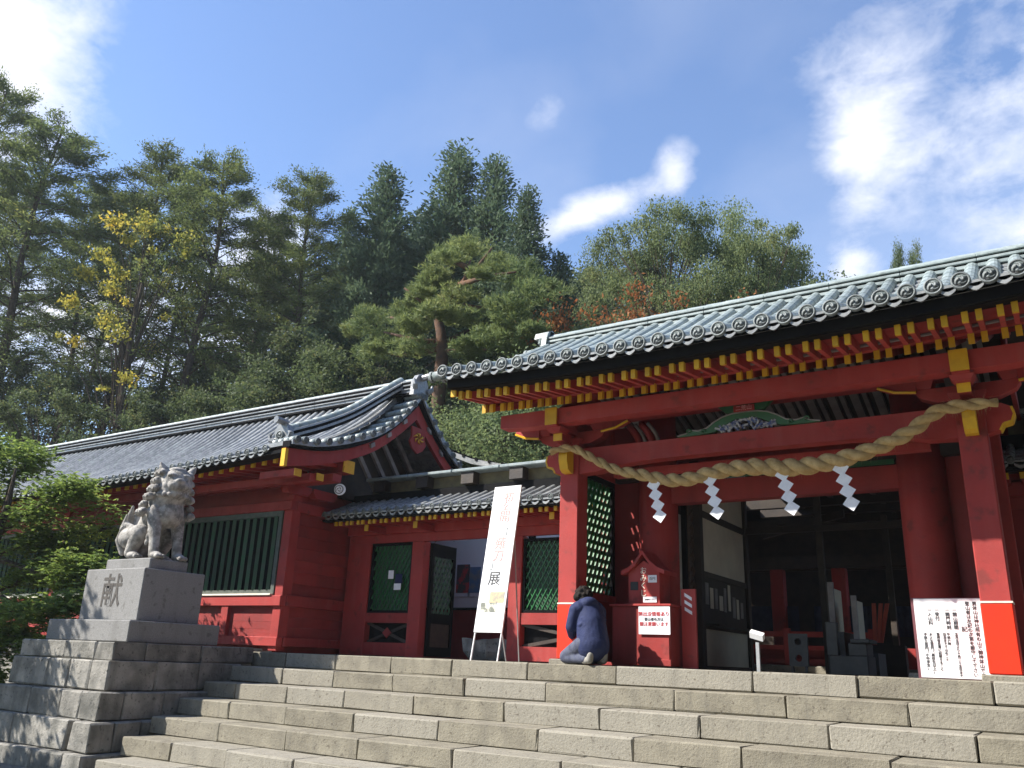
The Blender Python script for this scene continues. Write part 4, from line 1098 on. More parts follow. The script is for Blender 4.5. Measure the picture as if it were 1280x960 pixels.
# loose things in the passage
t = thing('wooden_screen', 'pale upright screen board standing nearer the red pillar in the passage', 'screen', (-2.9, 13.2, 0))
B('board', plaster, t, -2.90, -2.87, 13.1, 13.65, .58, 1.2); B('frame', greyw, t, -2.93, -2.85, 13.04, 13.1, .2, 1.28); B('foot', darkst, t, -2.98, -2.74, 13.0, 13.7, 0, .58)
t = thing('wooden_screen', 'pale upright screen board beside the orange boards in the passage', 'screen', (-2.55, 13, 0))
B('board', plaster, t, -2.58, -2.55, 13.0, 13.5, .32, 1.02); B('frame', greyw, t, -2.60, -2.53, 12.95, 13.0, .27, 1.08); B('foot', darkst, t, -2.62, -2.3, 12.95, 13.5, 0, .30)
t = thing('sunlit_rail_boards', 'boards coloured bright orange for a sunlit railing post behind the pale screens', 'boards', (-2.3, 14.6, 0))  # bright orange stands for sunlight on a railing post
for k, (dx, a) in enumerate(((0, .05), (.07, .16), (.13, .26))):
    MB().obox((-2.62 + dx, 14.7 + .03 * k, .80), (.03, 0, 0), (0, .015, 0), (math.sin(a) * .28, 0, .30)).build('board', sunlit_rail, t)
B('support', darkw, t, -2.75, -2.2, 14.6, 14.8, 0, .46)
t = thing('offering_box', 'dark stepped offering box standing in the gate passage', 'box', (-2.5, 12.2, 0))
B('base', darkst, t, -2.74, -2.26, 12.0, 12.5, 0, .24, bev=.01); B('tier', darkst, t, -2.50, -2.27, 12.05, 12.45, .24, .40, bev=.01); B('lid', darkst, t, -2.46, -2.22, 12.0, 12.5, .40, .45, bev=.008)
B('slotted_post', darkst, t, -2.76, -2.62, 12.0, 12.12, .24, .66, bev=.006)
t = thing('pierced_panel', 'dark metal panel pierced by two round holes on short legs', 'panel', (-3.12, 12, 0))
pm = MB(); n = 16
def ringpts(cx, cz, r, y): return [(cx + r * math.cos(2 * math.pi * k / n), y, cz + r * math.sin(2 * math.pi * k / n)) for k in range(n)]
def sq(cx, cz, hx, hz, y):
    out = []
    for k in range(n):
        c, s = math.cos(2 * math.pi * k / n), math.sin(2 * math.pi * k / n); f = 1 / max(abs(c), abs(s)); out.append((cx + hx * c * f, y, cz + hz * s * f))
    return out
for zc in (.40, .19):
    for y in (11.98, 12.02):
        o = len(pm.v); pm.v += sq(-3.13, zc, .125, .105, y) + ringpts(-3.13, zc, .045, y)
        for k in range(n): pm.f.append((o + k, o + (k + 1) % n, o + n + (k + 1) % n, o + n + k))
    o = len(pm.v) - 4 * n
    for k in range(n):
        pm.f.append((o + n + k, o + n + (k + 1) % n, o + 3 * n + (k + 1) % n, o + 3 * n + k)); pm.f.append((o + k, o + (k + 1) % n, o + 2 * n + (k + 1) % n, o + 2 * n + k))
pm.build('plate', darkst, t)
for x in (-3.22, -3.04): B('leg', darkst, t, x - .015, x + .015, 11.98, 12.02, 0, .09)
t = thing('small_sign_post', 'small white tilted sign on a short pale post before the passage', 'sign', (-3.25, 10.6, 0))
B('post', metalw, t, -3.275, -3.235, 10.6, 10.64, 0, .34)
sg = MB().obox((-3.25, 10.6, .42), (.08, 0, -.022), (0, .045, .02), (0.004, -.018, .032)).build('board', white, t)

# ================================================================== fortune-slip box with notice
ob = thing('fortune_slip_box', 'red cabinet with a little gabled fortune-slip box on top beside the pillar', 'box', (-4.75, 10.7, 0))
B('cabinet', redp, ob, -5.16, -4.335, 10.5, 10.95, .02, .76, bev=.008)
B('cabinet_top', red, ob, -5.19, -4.31, 10.47, 10.98, .76, .79, bev=.006)
B('cabinet_panel', red, ob, -4.76, -4.345, 10.48, 10.5, .04, .74, bev=.006)
B('cabinet_foot', red, ob, -4.78, -4.32, 10.46, 10.5, .02, .10, bev=.006)
hb = MB(); a, b = -4.945, -4.50
hb.prism([(a, .79), (b, .79), (b, 1.20), (-4.72, 1.36), (a, 1.20)], 'y', 10.56, 10.92); hb = hb.build('box_house', red, ob)
rf = [(-5.03, 1.17), (-4.93, 1.21), (-4.83, 1.29), (-4.72, 1.44)]; rr_ = rf + [(2 * -4.72 - x, z) for x, z in rf[::-1][1:]]
MB().prism(rr_ + [(x, z + .055) for x, z in rr_[::-1]], 'y', 10.5, 10.98).build('box_roof', red, ob)
q = oY(793, 732.5, 10.56); B('dark_slip_opening', ink, hb, q.x - .055, q.x + .055, 10.553, 10.566, q.z - .055, q.z + .055)  # black patch painted for the dark inside the slip hole
q = oY(804, 709, 10.555); text('おみくじ', .10, whitep, facing_front(q), hb, vertical=True, space=.98)
for (x0_, x1_, y0_, y1_) in ((810, 821, 719, 728), (804, 821, 746, 753)):
    a = oY(x0_, y0_, 10.553); b = oY(x1_, y1_, 10.553); sn = B('small_label', paper, hb, a.x, b.x, 10.550, 10.556, b.z, a.z)
    text('百円' if y0_ < 730 else 'お納め下さい', .045 if y0_ < 730 else .026, ink, facing_front(((a.x + b.x) / 2, 10.548, (a.z + b.z) / 2)), sn)
nb = thing('warning_notice', 'white notice with red and black lettering taped to the red cabinet', 'notice', (-4.53, 10.46, .4))
sh = B('sheet', paper, nb, -4.755, -4.318, 10.452, 10.458, .405, .752)
for (s, zz, sz, mm) in (('熊出没情報あり', .655, .062, inkred), ('登山者の方は', .59, .045, ink), ('御注意願います', .53, .058, inkred)):
    text(s, sz, mm, facing_front((-4.54, 10.449, zz)), sh)
bk = thing('leaning_rack', 'small red and white striped rack against the main pillar by the cabinet', 'rack', (-4.2, 10.9, 0))
B('rack_board', red, bk, -4.30, -4.10, 10.8, 10.84, 0, 1.0)
for k in range(3): MB().obox((-4.2, 10.795, .72 + .09 * k), (.05, 0, -.03), (0, .003, 0), (.0, 0, .022)).build('white_stripe', paper, bk)

# ================================================================== exhibition banner
bn = thing('exhibition_banner', 'tall white exhibition banner leaning back on a stand at the top of the stairs', 'banner', (-6.75, 10.1, 0))
U = Vector((1, 0, 0)); O_ = Vector((-6.985, 9.90, .37)); V_ = Vector((0.0, .37, 2.10)); VL = V_.length; V_ = V_.normalized(); N_ = U.cross(V_)
BW = .465
pn = MB().obox(O_ + U * BW / 2 + V_ * VL / 2, U * BW / 2, V_ * VL / 2, N_ * .012).build('panel', white, bn)
def bm(u, v, off=.016):
    p = O_ + U * (u * BW) + V_ * (v * VL) + N_ * off
    return Matrix.Translation(p) @ Matrix((U, V_, N_)).transposed().to_4x4()
for (s, u, v, sz, mm) in (('初', .60, .915, .16, inkpale), ('公', .58, .85, .16, inkpale), ('開', .53, .775, .19, inkpale), ('「', .62, .655, .17, inkgrey), ('薙', .52, .585, .19, inkpale), ('刀', .50, .50, .19, inkpale), ('」', .40, .44, .17, inkgrey), ('展', .47, .345, .21, ink)):
    text(s, sz, mm, bm(u, v), pn)
for (u, v, w, h, mm) in ((.66, .225, .27, .15, photoA), (.40, .16, .29, .13, photoB)):
    Mx = bm(u, v, .014); c = Mx.translation; MB().obox(c, U * w / 2 * .9, V_ * h / 2, N_ * .002).build('printed_photo', mm, pn)
for u in (0.03, .97):
    a = O_ + U * (u * BW); MB().tube([a - V_ * .40 + Vector((0, 0, .02)), a + V_ * .3 - N_ * .02], .013, 6).build('front_leg', white, bn)
    MB().tube([a + V_ * 1.3 - N_ * .03, Vector((a.x * .5 + (O_.x + BW / 2) * .5, 10.55, .0))], .012, 6).build('rear_leg', metalw, bn)

# ================================================================== mountain rules board by the right pillar
sb = thing('rules_board', 'white handwritten rules board leaning beside the foot of the front pillar', 'sign', (-1.0, 10.42, 0))
SX0, SX1 = oY(1147, 800, 10.40).x, -.60
fb = B('frame', pbr('dull_purple_frame', (.16, .05, .06), (.12, .04, .05), 5, .6), sb, SX0 - .03, SX1 + .03, 10.41, 10.44, 0, .84)
bd = B('board', white, sb, SX0, SX1, 10.398, 10.412, .012, .83)
def col(s, px, py, sz, mm=ink):
    q = oY(px, py, 10.39); text(s, sz, mm, facing_front((q.x, 10.395, q.z)), bd, vertical=True, space=.98)
col('男体山は神社所有の山で御神体山です', 1217, 752, .046)
col('登山者は左記の次第を厳守して下さい', 1208, 752, .046)
col('記', 1205, 783, .06)
col('一開山期間', 1192, 760, .046); col('一開門時刻', 1183, 760, .046); col('一受付', 1170, 760, .046); col('一入山料', 1161, 760, .046)
col('五月五日より十月二十五日まで', 1195, 791, .033); col('午前六時', 1185, 791, .033); col('日没まで下山のこと', 1180, 791, .033); col('登拝者名簿に記帳すること', 1172, 791, .033)
col('大人五百円（高校生以上）', 1163, 791, .036); col('子供三百円（小中学生）', 1156, 791, .036)

# ================================================================== straw rope with paper streamers
RY = 9.78
rp_px = [(688, 566, 5), (697, 562, 6.5), (718, 561, 7), (745, 575, 7.5), (770, 587, 8), (800, 593, 9.5), (835, 600, 10.5), (865, 598, 11), (895, 590, 11.5), (932, 584, 12.5), (965, 584, 13), (997, 584, 13), (1035, 578, 12.5), (1072, 568, 11.5), (1110, 554, 10.5), (1140, 538, 10), (1167, 517, 9.5), (1185, 510, 9), (1210, 506, 8.5), (1247, 503, 6)]
pts = []; rads = []
for (a, b, r_) in rp_px:
    yy = RY if 705 < a < 1195 else 9.76
    q = oY(a, b, yy); pts.append(q); rads.append(r_ / 104 * .86)
def catmull(P, n):
    out = []
    for i in range(len(P) - 1):
        p0, p1, p2, p3 = P[max(i - 1, 0)], P[i], P[i + 1], P[min(i + 2, len(P) - 1)]
        for k in range(n):
            t_ = k / n
            out.append(.5 * ((2 * p1) + (p2 - p0) * t_ + (2 * p0 - 5 * p1 + 4 * p2 - p3) * t_ ** 2 + (3 * p1 - p0 - 3 * p2 + p3) * t_ ** 3))
    out.append(P[-1]); return out
cp = catmull(pts, 10); cr_ = [rads[min(i // 10, len(rads) - 1)] * (1 - (i % 10) / 10) + rads[min(i // 10 + 1, len(rads) - 1)] * (i % 10) / 10 for i in range(len(cp))]
rope = thing('straw_rope', 'thick twisted straw rope hung between the gate pillars', 'rope', (GX, RY, 2.2))
ln = [0]
for a, b in zip(cp[:-1], cp[1:]): ln.append(ln[-1] + (b - a).length)
for s3 in range(2):
    m = MB(); P_ = []; Rr = []
    for i, c in enumerate(cp):
        t_ = (cp[min(i + 1, len(cp) - 1)] - cp[max(i - 1, 0)]).normalized()
        u = t_.cross(Vector((0, 1, 0))).normalized(); w = t_.cross(u)
        ph = ln[i] * 2 * math.pi / .42 + s3 * math.pi
        P_.append(c + (u * math.cos(ph) + w * math.sin(ph)) * cr_[i] * .42); Rr.append(cr_[i] * .62)
    m.tube(P_, Rr, 10); m.build('strand', straw, rope, True)
m = MB(); rg = random.Random(9)
for k in range(1100):
    i = rg.randrange(3, len(cp) - 3); a = rg.uniform(0, 6.28); c = cp[i]; r_ = cr_[i]
    d = Vector((rg.uniform(-.5, .5), math.cos(a), math.sin(a) - .3)).normalized(); p0 = c + Vector((0, math.cos(a), math.sin(a))) * r_ * .9
    L_ = rg.uniform(.03, .09); q = d.cross(Vector((1, .3, .2))).normalized() * .0032
    m.v += [tuple(p0 - q), tuple(p0 + q), tuple(p0 + d * L_ - Vector((0, 0, .02)))]; n0 = len(m.v); m.f.append((n0 - 3, n0 - 2, n0 - 1))
tag(m.build('loose_straw', straw, rope), kind='stuff')
for (px, py, nm) in ((817, 594, 'first'), (887, 588, 'second'), (978, 580, 'third'), (1050, 572, 'fourth')):
    q = oY(px, py, RY - .03)
    sh_t = thing('paper_streamer', 'white zigzag paper streamer hanging from the straw rope', 'streamer', (q.x, q.y, q.z - .5), 'zigzag paper streamers on the rope')
    zz = q.z; x = q.x; sgn = 1
    for k in range(4):
        w, h = .145, .155; dx = -.055 if k % 2 == 0 else .03; yk = q.y - .006 * k + random.uniform(-.004, .004)
        c = Vector((x - .01 + k * .028 + (.0 if k % 2 == 0 else .0), yk, zz - .10 - .134 * k))
        m = MB(); sl_ = .06; tl_ = random.uniform(-.04, .04)
        a0 = [(-.085, -.034), (.023, -.114), (.097, -.011), (-.011, .069)]
        m.v = [(c.x + u_, c.y + tl_ * (v_ * 4) - .001, c.z + v_) for u_, v_ in a0] + [(c.x + u_, c.y + tl_ * (v_ * 4) + .001, c.z + v_) for u_, v_ in a0]
        m.f = [(0, 1, 2, 3), (7, 6, 5, 4), (0, 4, 5, 1), (1, 5, 6, 2), (2, 6, 7, 3), (3, 7, 4, 0)]
        m.build('paper_fold', paper, sh_t)

# round crest disc hung from the hall eave
dk = thing('crest_disc', 'round white disc with a comma crest hung on a wire under the hall gable', 'disc', (-10.9, 11.0, 2.87))
m = MB(); m.tube([(0, -.012, 0), (0, .012, 0)], .105, 20); link('plate', m.mesh('plate'), paper, dk, M=Matrix.Translation((-10.92, 11.0, 2.87)) @ Matrix.Rotation(R(30), 4, 'Z'))
cm_ = cap_mesh(.085); link('crest', cm_, pbr('grey_crest_paint', (.12, .12, .12), (.3, .3, .3), 20, .6), dk, True, M=Matrix.Translation((-10.928, 10.985, 2.87)) @ Matrix.Rotation(R(30), 4, 'Z') @ Matrix.Scale(.35, 4, (0, 1, 0)))
MB().tube([(-10.92, 11, 2.97), (-10.92, 11.05, 3.32)], .004, 4).build('wire', blackw, dk); MB().tube([(-10.92, 11, 2.77), (-10.95, 11.4, 2.45)], .003, 4).build('wire', blackw, dk)
# basin in the corridor doorway
bs = thing('stone_basin', 'dark rough stone basin in the corridor doorway behind the banner', 'basin', (-9.0, 13.3, 0))
m = MB(); n = 14
for j, (r_, z_) in enumerate(((.36, 0), (.46, .15), (.48, .36), (.40, .36), (.34, .22))):
    for k in range(n):
        a = 2 * math.pi * k / n; q = 1 + .06 * math.sin(k * 2.3 + j); m.v.append((-9.0 + r_ * 1.2 * q * math.cos(a), 13.3 + r_ * .7 * q * math.sin(a), z_ + (.03 * math.sin(k * 1.7) if j in (2, 3) else 0)))
for j in range(4):
    for k in range(n): a = j * n + k; b = j * n + (k + 1) % n; m.f.append((a, b, b + n, a + n))
m.f.append(tuple(4 * n + k for k in range(n)))
m.build('basin_body', wallst, bs)

# ================================================================== kneeling visitor
per = thing('person', 'person in a navy hooded jacket kneeling at the foot of the pillar with head bowed', 'person', (-5.2, 9.9, 0))
PO = Vector((-5.20, 9.86, 0)); PF = Vector((-.84, .54, 0)).normalized(); PSd = Vector((-PF.y, PF.x, 0))   # facing left, a little away
def pp(f_, s_, z_): return tuple(PO + PF * f_ + PSd * s_ + Vector((0, 0, z_)))
body = []
for s in (-1, 1):
    body.append(('l', [pp(-.13, .10 * s, .26), pp(.33, .13 * s, .10)], [.115, .075]))
    body.append(('l', [pp(.33, .13 * s, .085), pp(-.16, .11 * s, .07)], [.075, .055]))
body.append(('s', pp(-.14, 0, .27), .165, (1, 1.1, .9)))
bd_ = blob('body', body + [('l', [pp(.03, 0, .70), pp(.09, 0, .80)], [.055, .05]), ('s', pp(.135, 0, .835), .092, (1, .92, 1.12)), ('s', pp(.215, 0, .80), .028), ('l', [pp(-.10, 0, .3), pp(-.03, 0, .66)], [.14, .12])], .012, .4, trous, per)
for s in (-1, 1):
    m = blob('shoe', [('l', [pp(-.14, .11 * s, .05), pp(-.24, .10 * s, .06), pp(-.27, .10 * s, .13)], [.045, .048, .04])], .01, .4, shoe, per)
blob('face', [('s', pp(.15, 0, .832), .090, (1, .9, 1.15)), ('s', pp(.235, 0, .815), .020), ('s', pp(.20, 0, .775), .04), ('s', pp(.10, .095, .82), .024), ('s', pp(.10, -.095, .82), .024)], .009, .4, skin, per)
jk = [('l', [pp(-.16, 0, .24), pp(-.10, 0, .48), pp(-.01, 0, .66)], [.205, .19, .165]), ('l', [pp(-.02, -.13, .675), pp(-.02, .13, .675)], [.10, .10]),
      ('s', pp(-.045, 0, .745), .115, (1.0, 1.3, .75)), ('l', [pp(-.03, -.1, .76), pp(-.075, 0, .735), pp(-.03, .1, .76)], [.045, .055, .045]), ('l', [pp(-.12, .0, .22), pp(.10, 0, .20)], [.185, .14])]
for s in (-1, 1):
    jk += [('l', [pp(-.01, .175 * s, .66), pp(.03, .215 * s, .45), pp(.18, .12 * s, .36)], [.085, .072, .055])]
rg = random.Random(4)
for k in range(22):
    sd_ = rg.choice((-1, 1)); zz_ = rg.uniform(.18, .62); a_ = rg.uniform(-1.2, 1.2)
    jk.append(('l', [pp(-.13 - .17 * math.cos(a_ - .3) + (zz_ - .24) * .22, .19 * math.sin(a_ - .3), zz_), pp(-.13 - .18 * math.cos(a_) + (zz_ - .24) * .22, .20 * math.sin(a_), zz_ - .03), pp(-.13 - .17 * math.cos(a_ + .3) + (zz_ - .24) * .22, .19 * math.sin(a_ + .3), zz_ + rg.uniform(-.03, .02))], [.018, .026, .016]))
blob('jacket', jk, .010, .5, navy, per, it=4)
for s in (-1, 1):
    hd = [('s', pp(.24, .085 * s, .355), .042, (1.2, .7, 1))]
    for k in range(4): hd.append(('l', [pp(.26, .085 * s, .375 - .018 * k), pp(.31, .07 * s, .372 - .018 * k), pp(.335, .045 * s, .365 - .018 * k)], [.011, .010, .008]))
    hd.append(('l', [pp(.23, .06 * s, .385), pp(.27, .035 * s, .40)], [.012, .009]))
    blob('hand', hd, .006, .3, skin, per)
hr = [('s', pp(.105, 0, .865), .108, (1.02, 1, 1.0)), ('s', pp(.06, 0, .80), .085), ('s', pp(.165, 0, .905), .075, (1.1, 1.2, .7)), ('s', pp(.12, .075, .83), .06), ('s', pp(.12, -.075, .83), .06)]
for k in range(60):
    a = rg.uniform(0, 6.28); b = rg.uniform(-.5, 1.4); hr.append(('s', pp(.10 + .10 * math.cos(a) * math.cos(b) - .01, .10 * math.sin(a) * math.cos(b), .865 + .10 * math.sin(b)), rg.uniform(.014, .024)) if math.cos(a) < .45 or b > .5 else ('s', pp(.09, 0, .95), .02))
blob('hair', hr, .008, .3, hairm, per, it=1)
tag(MB().obox(pp(.36, 0, .37), tuple(PF * .03), tuple(PSd * .05), (0, 0, .035)).build('white_slip', paper), 'small white paper slip held in the hands of the kneeling person', 'paper')

# ================================================================== trees
def leaves(name, P, D, size, asp, mat, parent, rng, up=.0, fold=True):
    """one small diamond face per leaf; P positions, D preferred long axis (or None)"""
    n = len(P); P = np.asarray(P, np.float32)
    a = rng.normal(size=(n, 3)); 
    if D is not None: a = a * .55 + np.asarray(D) * 1.2
    a /= np.linalg.norm(a, axis=1)[:, None] + 1e-9
    b = rng.normal(size=(n, 3)); b[:, 2] *= (1 - up); b -= a * (a * b).sum(1)[:, None]; b /= np.linalg.norm(b, axis=1)[:, None] + 1e-9
    s = (size * rng.uniform(.65, 1.35, n))[:, None]
    V = np.empty((n, 4, 3), np.float32)
    V[:, 0] = P - a * s * .5; V[:, 1] = P + b * s * asp * .5 + a * s * .06; V[:, 2] = P + a * s * .55; V[:, 3] = P - b * s * asp * .5 + a * s * .06
    me = bpy.data.meshes.new(name)
    me.vertices.add(4 * n); me.vertices.foreach_set('co', V.ravel())
    me.loops.add(4 * n); me.loops.foreach_set('vertex_index', np.arange(4 * n, dtype=np.int32))
    me.polygons.add(n); me.polygons.foreach_set('loop_start', np.arange(0, 4 * n, 4, dtype=np.int32)); me.polygons.foreach_set('loop_total', np.full(n, 4, np.int32))
    me.update(); me.validate()
    return link(name, me, mat, parent)
def along(branches, n, spread, rng, lo=.25, w=None):
    """scatter points round branch polylines: list of (array k x 3)"""
    L = np.array([np.linalg.norm(np.diff(b, axis=0), axis=1).sum() for b in branches]); pr = L if w is None else L * w
    idx = rng.choice(len(branches), n, p=pr / pr.sum()); t = lo + (1 - lo) * rng.random(n) ** .8
    P = np.empty((n, 3)); D = np.empty((n, 3))
    for i in range(len(branches)):
        q = np.where(idx == i)[0]
        if not len(q): continue
        b = branches[i]; m = len(b) - 1; f = t[q] * m; k = np.minimum(f.astype(int), m - 1); fr = (f - k)[:, None]
        P[q] = b[k] * (1 - fr) + b[k + 1] * fr; D[q] = b[k + 1] - b[k]
    D /= np.linalg.norm(D, axis=1)[:, None] + 1e-9
    sp = np.asarray(spread)
    P += rng.normal(size=(n, 3)) * sp
    return P, D
def trunk_tube(m, pts, r0, r1, n=8):
    k = len(pts); m.tube(pts, [r0 + (r1 - r0) * (i / (k - 1)) ** .8 for i in range(k)], n)

lf_larch = leafmat('larch_needles', (.065, .10, .036), (.12, .155, .05), (.17, .18, .05), .42)
lf_cyp = leafmat('cypress_sprays', (.045, .080, .048), (.085, .125, .066), None, .3)
lf_broad = leafmat('broad_leaves', (.085, .125, .055), (.15, .19, .075), (.19, .20, .08), .45)
lf_dark = leafmat('dark_leaves', (.040, .065, .030), (.085, .115, .045), (.14, .135, .05), .4)  # darker green for understorey and far trees
lf_pine = leafmat('pine_needles', (.085, .135, .055), (.18, .225, .075), (.23, .25, .09), .35)
lf_yel = leafmat('yellowing_leaves', (.09, .13, .03), (.34, .31, .05), (.45, .32, .04), .45)
lf_org = leafmat('turning_leaves', (.17, .075, .022), (.26, .11, .035), (.14, .12, .03), .35)
lf_maple = leafmat('maple_leaves', (.075, .13, .032), (.17, .24, .055), (.24, .29, .075), .45, .8)

def larch(seed, H=22.0, n=46000):
    rng = np.random.default_rng(seed); root = thing('larch_tree', 'larch', 'tree')
    m = MB(); tr = [(.25 * math.sin(i * .7 + seed), .25 * math.cos(i * .9 + seed * 2) - .25 * math.cos(seed * 2), H * i / 10) for i in range(11)]
    trunk_tube(m, tr, .30, .04); tra = np.array(tr); br = []; wt = []
    nb = 74
    for k in range(nb):
        f = .30 + .69 * (k / nb) ** .85; z = f * H; base = tra[min(9, int(f * 10))] * (1 - (f * 10) % 1) + tra[min(10, int(f * 10) + 1)] * ((f * 10) % 1)
        a = k * 2.4 + rng.uniform(-.4, .4); g = (f - .30) / .7
        Lb = 3.6 * (1 - g ** 2.6) ** .9 * rng.uniform(.6, 1.15) + .5
        rise = .35 + .5 * g
        d = np.array([math.cos(a), math.sin(a), 0]); pts = [base + d * Lb * t + np.array([0, 0, Lb * (rise * t - .25 * t * t)]) + rng.normal(size=3) * .12 * t for t in np.linspace(0, 1, 5)]
        br.append(np.array(pts)); wt.append(.06 + 1.3 * g ** 1.3 if f > .42 else .05)
        m.tube([tuple(p) for p in pts], [.045 * (1 - g * .6) * (1 - t * .85) + .006 for t in np.linspace(0, 1, 5)], 4, False)
        for q in range(3):
            t0 = rng.uniform(.3, .9); bp_ = pts[0] + (pts[-1] - pts[0]) * t0; dd_ = d * rng.uniform(.2, .8) + np.array([-d[1], d[0], 0]) * rng.choice((-1, 1)) * rng.uniform(.5, 1) + np.array([0, 0, rng.uniform(-.1, .5)])
            tw = np.array([bp_ + dd_ * Lb * .35 * t for t in (0, .5, 1)]); br.append(tw); wt.append((.10 + 1.5 * g ** 1.2) if f > .42 else .06)
            m.tube([tuple(p) for p in tw], [.015, .01, .005], 3, False)
    m.build('trunk', bark, root)
    P, D = along(br, n, (.17, .17, .10), rng, .15, np.array(wt))
    leaves('crown', P, D, .125, .34, lf_larch, root, rng)
    return root
def cypress(seed, H=22.0, R0=3.6, n=70000):
    rng = np.random.default_rng(seed); root = thing('cypress_tree', 'c', 'tree')
    m = MB(); trunk_tube(m, [(0, 0, H * i / 8) for i in range(9)], .36, .03); br = []; wt = []; nb = 150
    for k in range(nb):
        f = .08 + .92 * (k / nb) ** .9; g = f; a = k * 2.4 + rng.uniform(-.5, .5)
        Lb = R0 * (.9 * (1 - g) ** .95 + .1 * (1 - g) ** .3) * rng.uniform(.5, 1.22) + .10
        d = np.array([math.cos(a), math.sin(a), 0]); pts = [np.array([0, 0, f * H]) + d * Lb * t + np.array([0, 0, Lb * (.10 * t + .38 * t * t - .15)]) for t in np.linspace(0, 1, 4)]
        br.append(np.array(pts)); wt.append(.6 + .5 * rng.random())
        if k % 2 == 0: m.tube([tuple(p) for p in pts], [.05 * (1 - g), .035 * (1 - g), .02, .008], 4, False)
    m.build('trunk', bark, root)
    P, D = along(br, n, (.20, .20, .20), rng, .35, np.array(wt))
    rad = np.hypot(P[:, 0], P[:, 1])[:, None]; D = np.concatenate([P[:, :2] / (rad + .01) * .6, np.full((n, 1), .55)], 1)
    leaves('crown', P, D, .165, .42, lf_cyp, root, rng)
    return root
def broad(seed, H=14.0, R0=4.0, n=72000, mat=None, size=.092, zlo=.3, name='broadleaf_tree', nc=120, cr0=.205, limb=.045):
    rng = np.random.default_rng(seed); root = thing(name, 'b', 'tree')
    m = MB(); trunk_tube(m, [(.2 * math.sin(i + seed), .2 * math.cos(i * 1.3 + seed), H * .8 * i / 6) for i in range(7)], .26, .05); br = []
    cl = []
    for k in range(nc):
        th = rng.uniform(0, 6.28); f = rng.uniform(zlo, .97); rr0 = R0 * math.sqrt(max(.05, 1 - ((f - .55) / .52) ** 2)) * rng.uniform(.3, 1.12) * (1 + .22 * math.sin(3 * th + seed))
        c = np.array([rr0 * math.cos(th), rr0 * math.sin(th), f * H]); cl.append((c, rng.uniform(.4, 1.15) * R0 * cr0))
        b0 = np.array([0, 0, max(.15, f - .28) * H]); mid = (b0 + c) / 2 + np.array([0, 0, .06 * H * .5]); br.append(np.array([b0, mid, c]))
        m.tube([tuple(b0), tuple(mid), tuple(c)], [limb, limb * .55, limb * .15], 5, False)
    m.build('trunk', bark, root)
    w = np.array([r_ ** 2 for _, r_ in cl]); idx = rng.choice(len(cl), n, p=w / w.sum())
    u = rng.normal(size=(n, 3)); u /= np.linalg.norm(u, axis=1)[:, None]; rad = rng.random(n) ** .6 * rng.uniform(.75, 1.25, n)
    cc = np.array([c for c, _ in cl])[idx]; cr2 = np.array([r_ for _, r_ in cl])[idx]
    P = cc + u * (rad * cr2)[:, None] * np.array([1.15, 1.15, .75])
    leaves('crown', P, None, size, .62, mat or lf_broad, root, rng, .3)
    return root

def at_top(px, py, Y): return oY(px, py, Y)
def place(src, px, py, Y, H0, label, group, rot=0, wid=1.0, zb=0.0, used=set()):
    p = oY(px, py, Y); s = (p.z - zb) / H0
    M = Matrix.Translation((p.x, p.y, zb)) @ Matrix.Rotation(rot, 4, 'Z') @ Matrix.Diagonal((s * wid, s * wid, s, 1))
    if src.name not in used:
        used.add(src.name); src.matrix_basis = M; o = src
        o['label'] = label; o['group'] = group
    else: o = copy_tree(src, M, label, group)
    return o
la, lb_ = larch(1), larch(2)
g = 'tall larches behind the hall'
place(la, 72, 150, 17.5, 22.4, 'tall airy larch with rounded light green top above the far end of the hall', g, .3, 1.2)
place(lb_, 208, 176, 21, 22.4, 'light green larch just behind the yellowing tree', g, 1.4, 1.05)
place(la, 288, 190, 22.5, 22.4, 'broad topped larch between the yellowing tree and the cypresses', g, 2.9, 1.2)
place(lb_, 398, 218, 25, 22.4, 'pale larch standing next to the dark cypresses', g, 4.0, .95)
place(lb_, 8, 100, 16, 22.4, 'tall larch at the far end of the row with dark top', g, 5.0, .9)
place(la, 130, 225, 23, 22.4, 'thinner larch set back in the larch row', g, 5.4, .9)
place(lb_, 165, 235, 27, 22.4, 'slim larch glimpsed between the two light green larches', g, .9, .8)
place(la, 245, 240, 30, 22.4, 'slim larch deep in the larch row', g, 3.6, .8)
place(lb_, 40, 215, 24, 22.4, 'slim larch set back near the far end of the hall', g, 4.7, .8)
place(lb_, -60, 130, 15.5, 22.4, 'larch standing beyond the far end of the hall', g, 2.2, 1.1)
place(la, 345, 262, 27, 22.4, 'short larch set back beside the cypresses', g, 1.0, 1.0)
ca, cb = cypress(3), cypress(4, R0=3.0)
g = 'dark cypresses behind the pine'
place(ca, 486, 212, 27, 22.0, 'dark green cypress with broad cone next to the larches', g, .2, 1.35)
place(cb, 572, 186, 30, 22.0, 'tallest dark cypress with a pointed top behind the pine', g, 1.0, 1.5)
place(cb, 622, 200, 30.5, 22.0, 'slender pointed cypress second tallest of the dark group', g, 2.4, 1.3)
place(cb, 661, 238, 29, 22.0, 'narrow cypress sloping off towards the gate roof', g, 3.3, 1.25)
place(ca, 440, 262, 29, 22.0, 'dark cypress half behind the broad one', g, 4.1, 1.0)
place(ca, 530, 265, 33, 22.0, 'shadowed cypress filling the gap behind the others', g, 5.0, 1.2)
place(ca, 700, 318, 30, 22.0, 'short dark cypress low beside the gate roof', g, 5.6, 1.2)
place(cb, 738, 338, 34, 22.0, 'small dark cypress where the row meets the broadleaf trees', g, .7, 1.5)
place(ca, 610, 330, 36, 22.0, 'dark cypress deep behind the pine', g, 2.0, 1.5)
ba, bb = broad(17), broad(6, H=14, R0=4.2)
g = 'broadleaf trees over the gate roof'
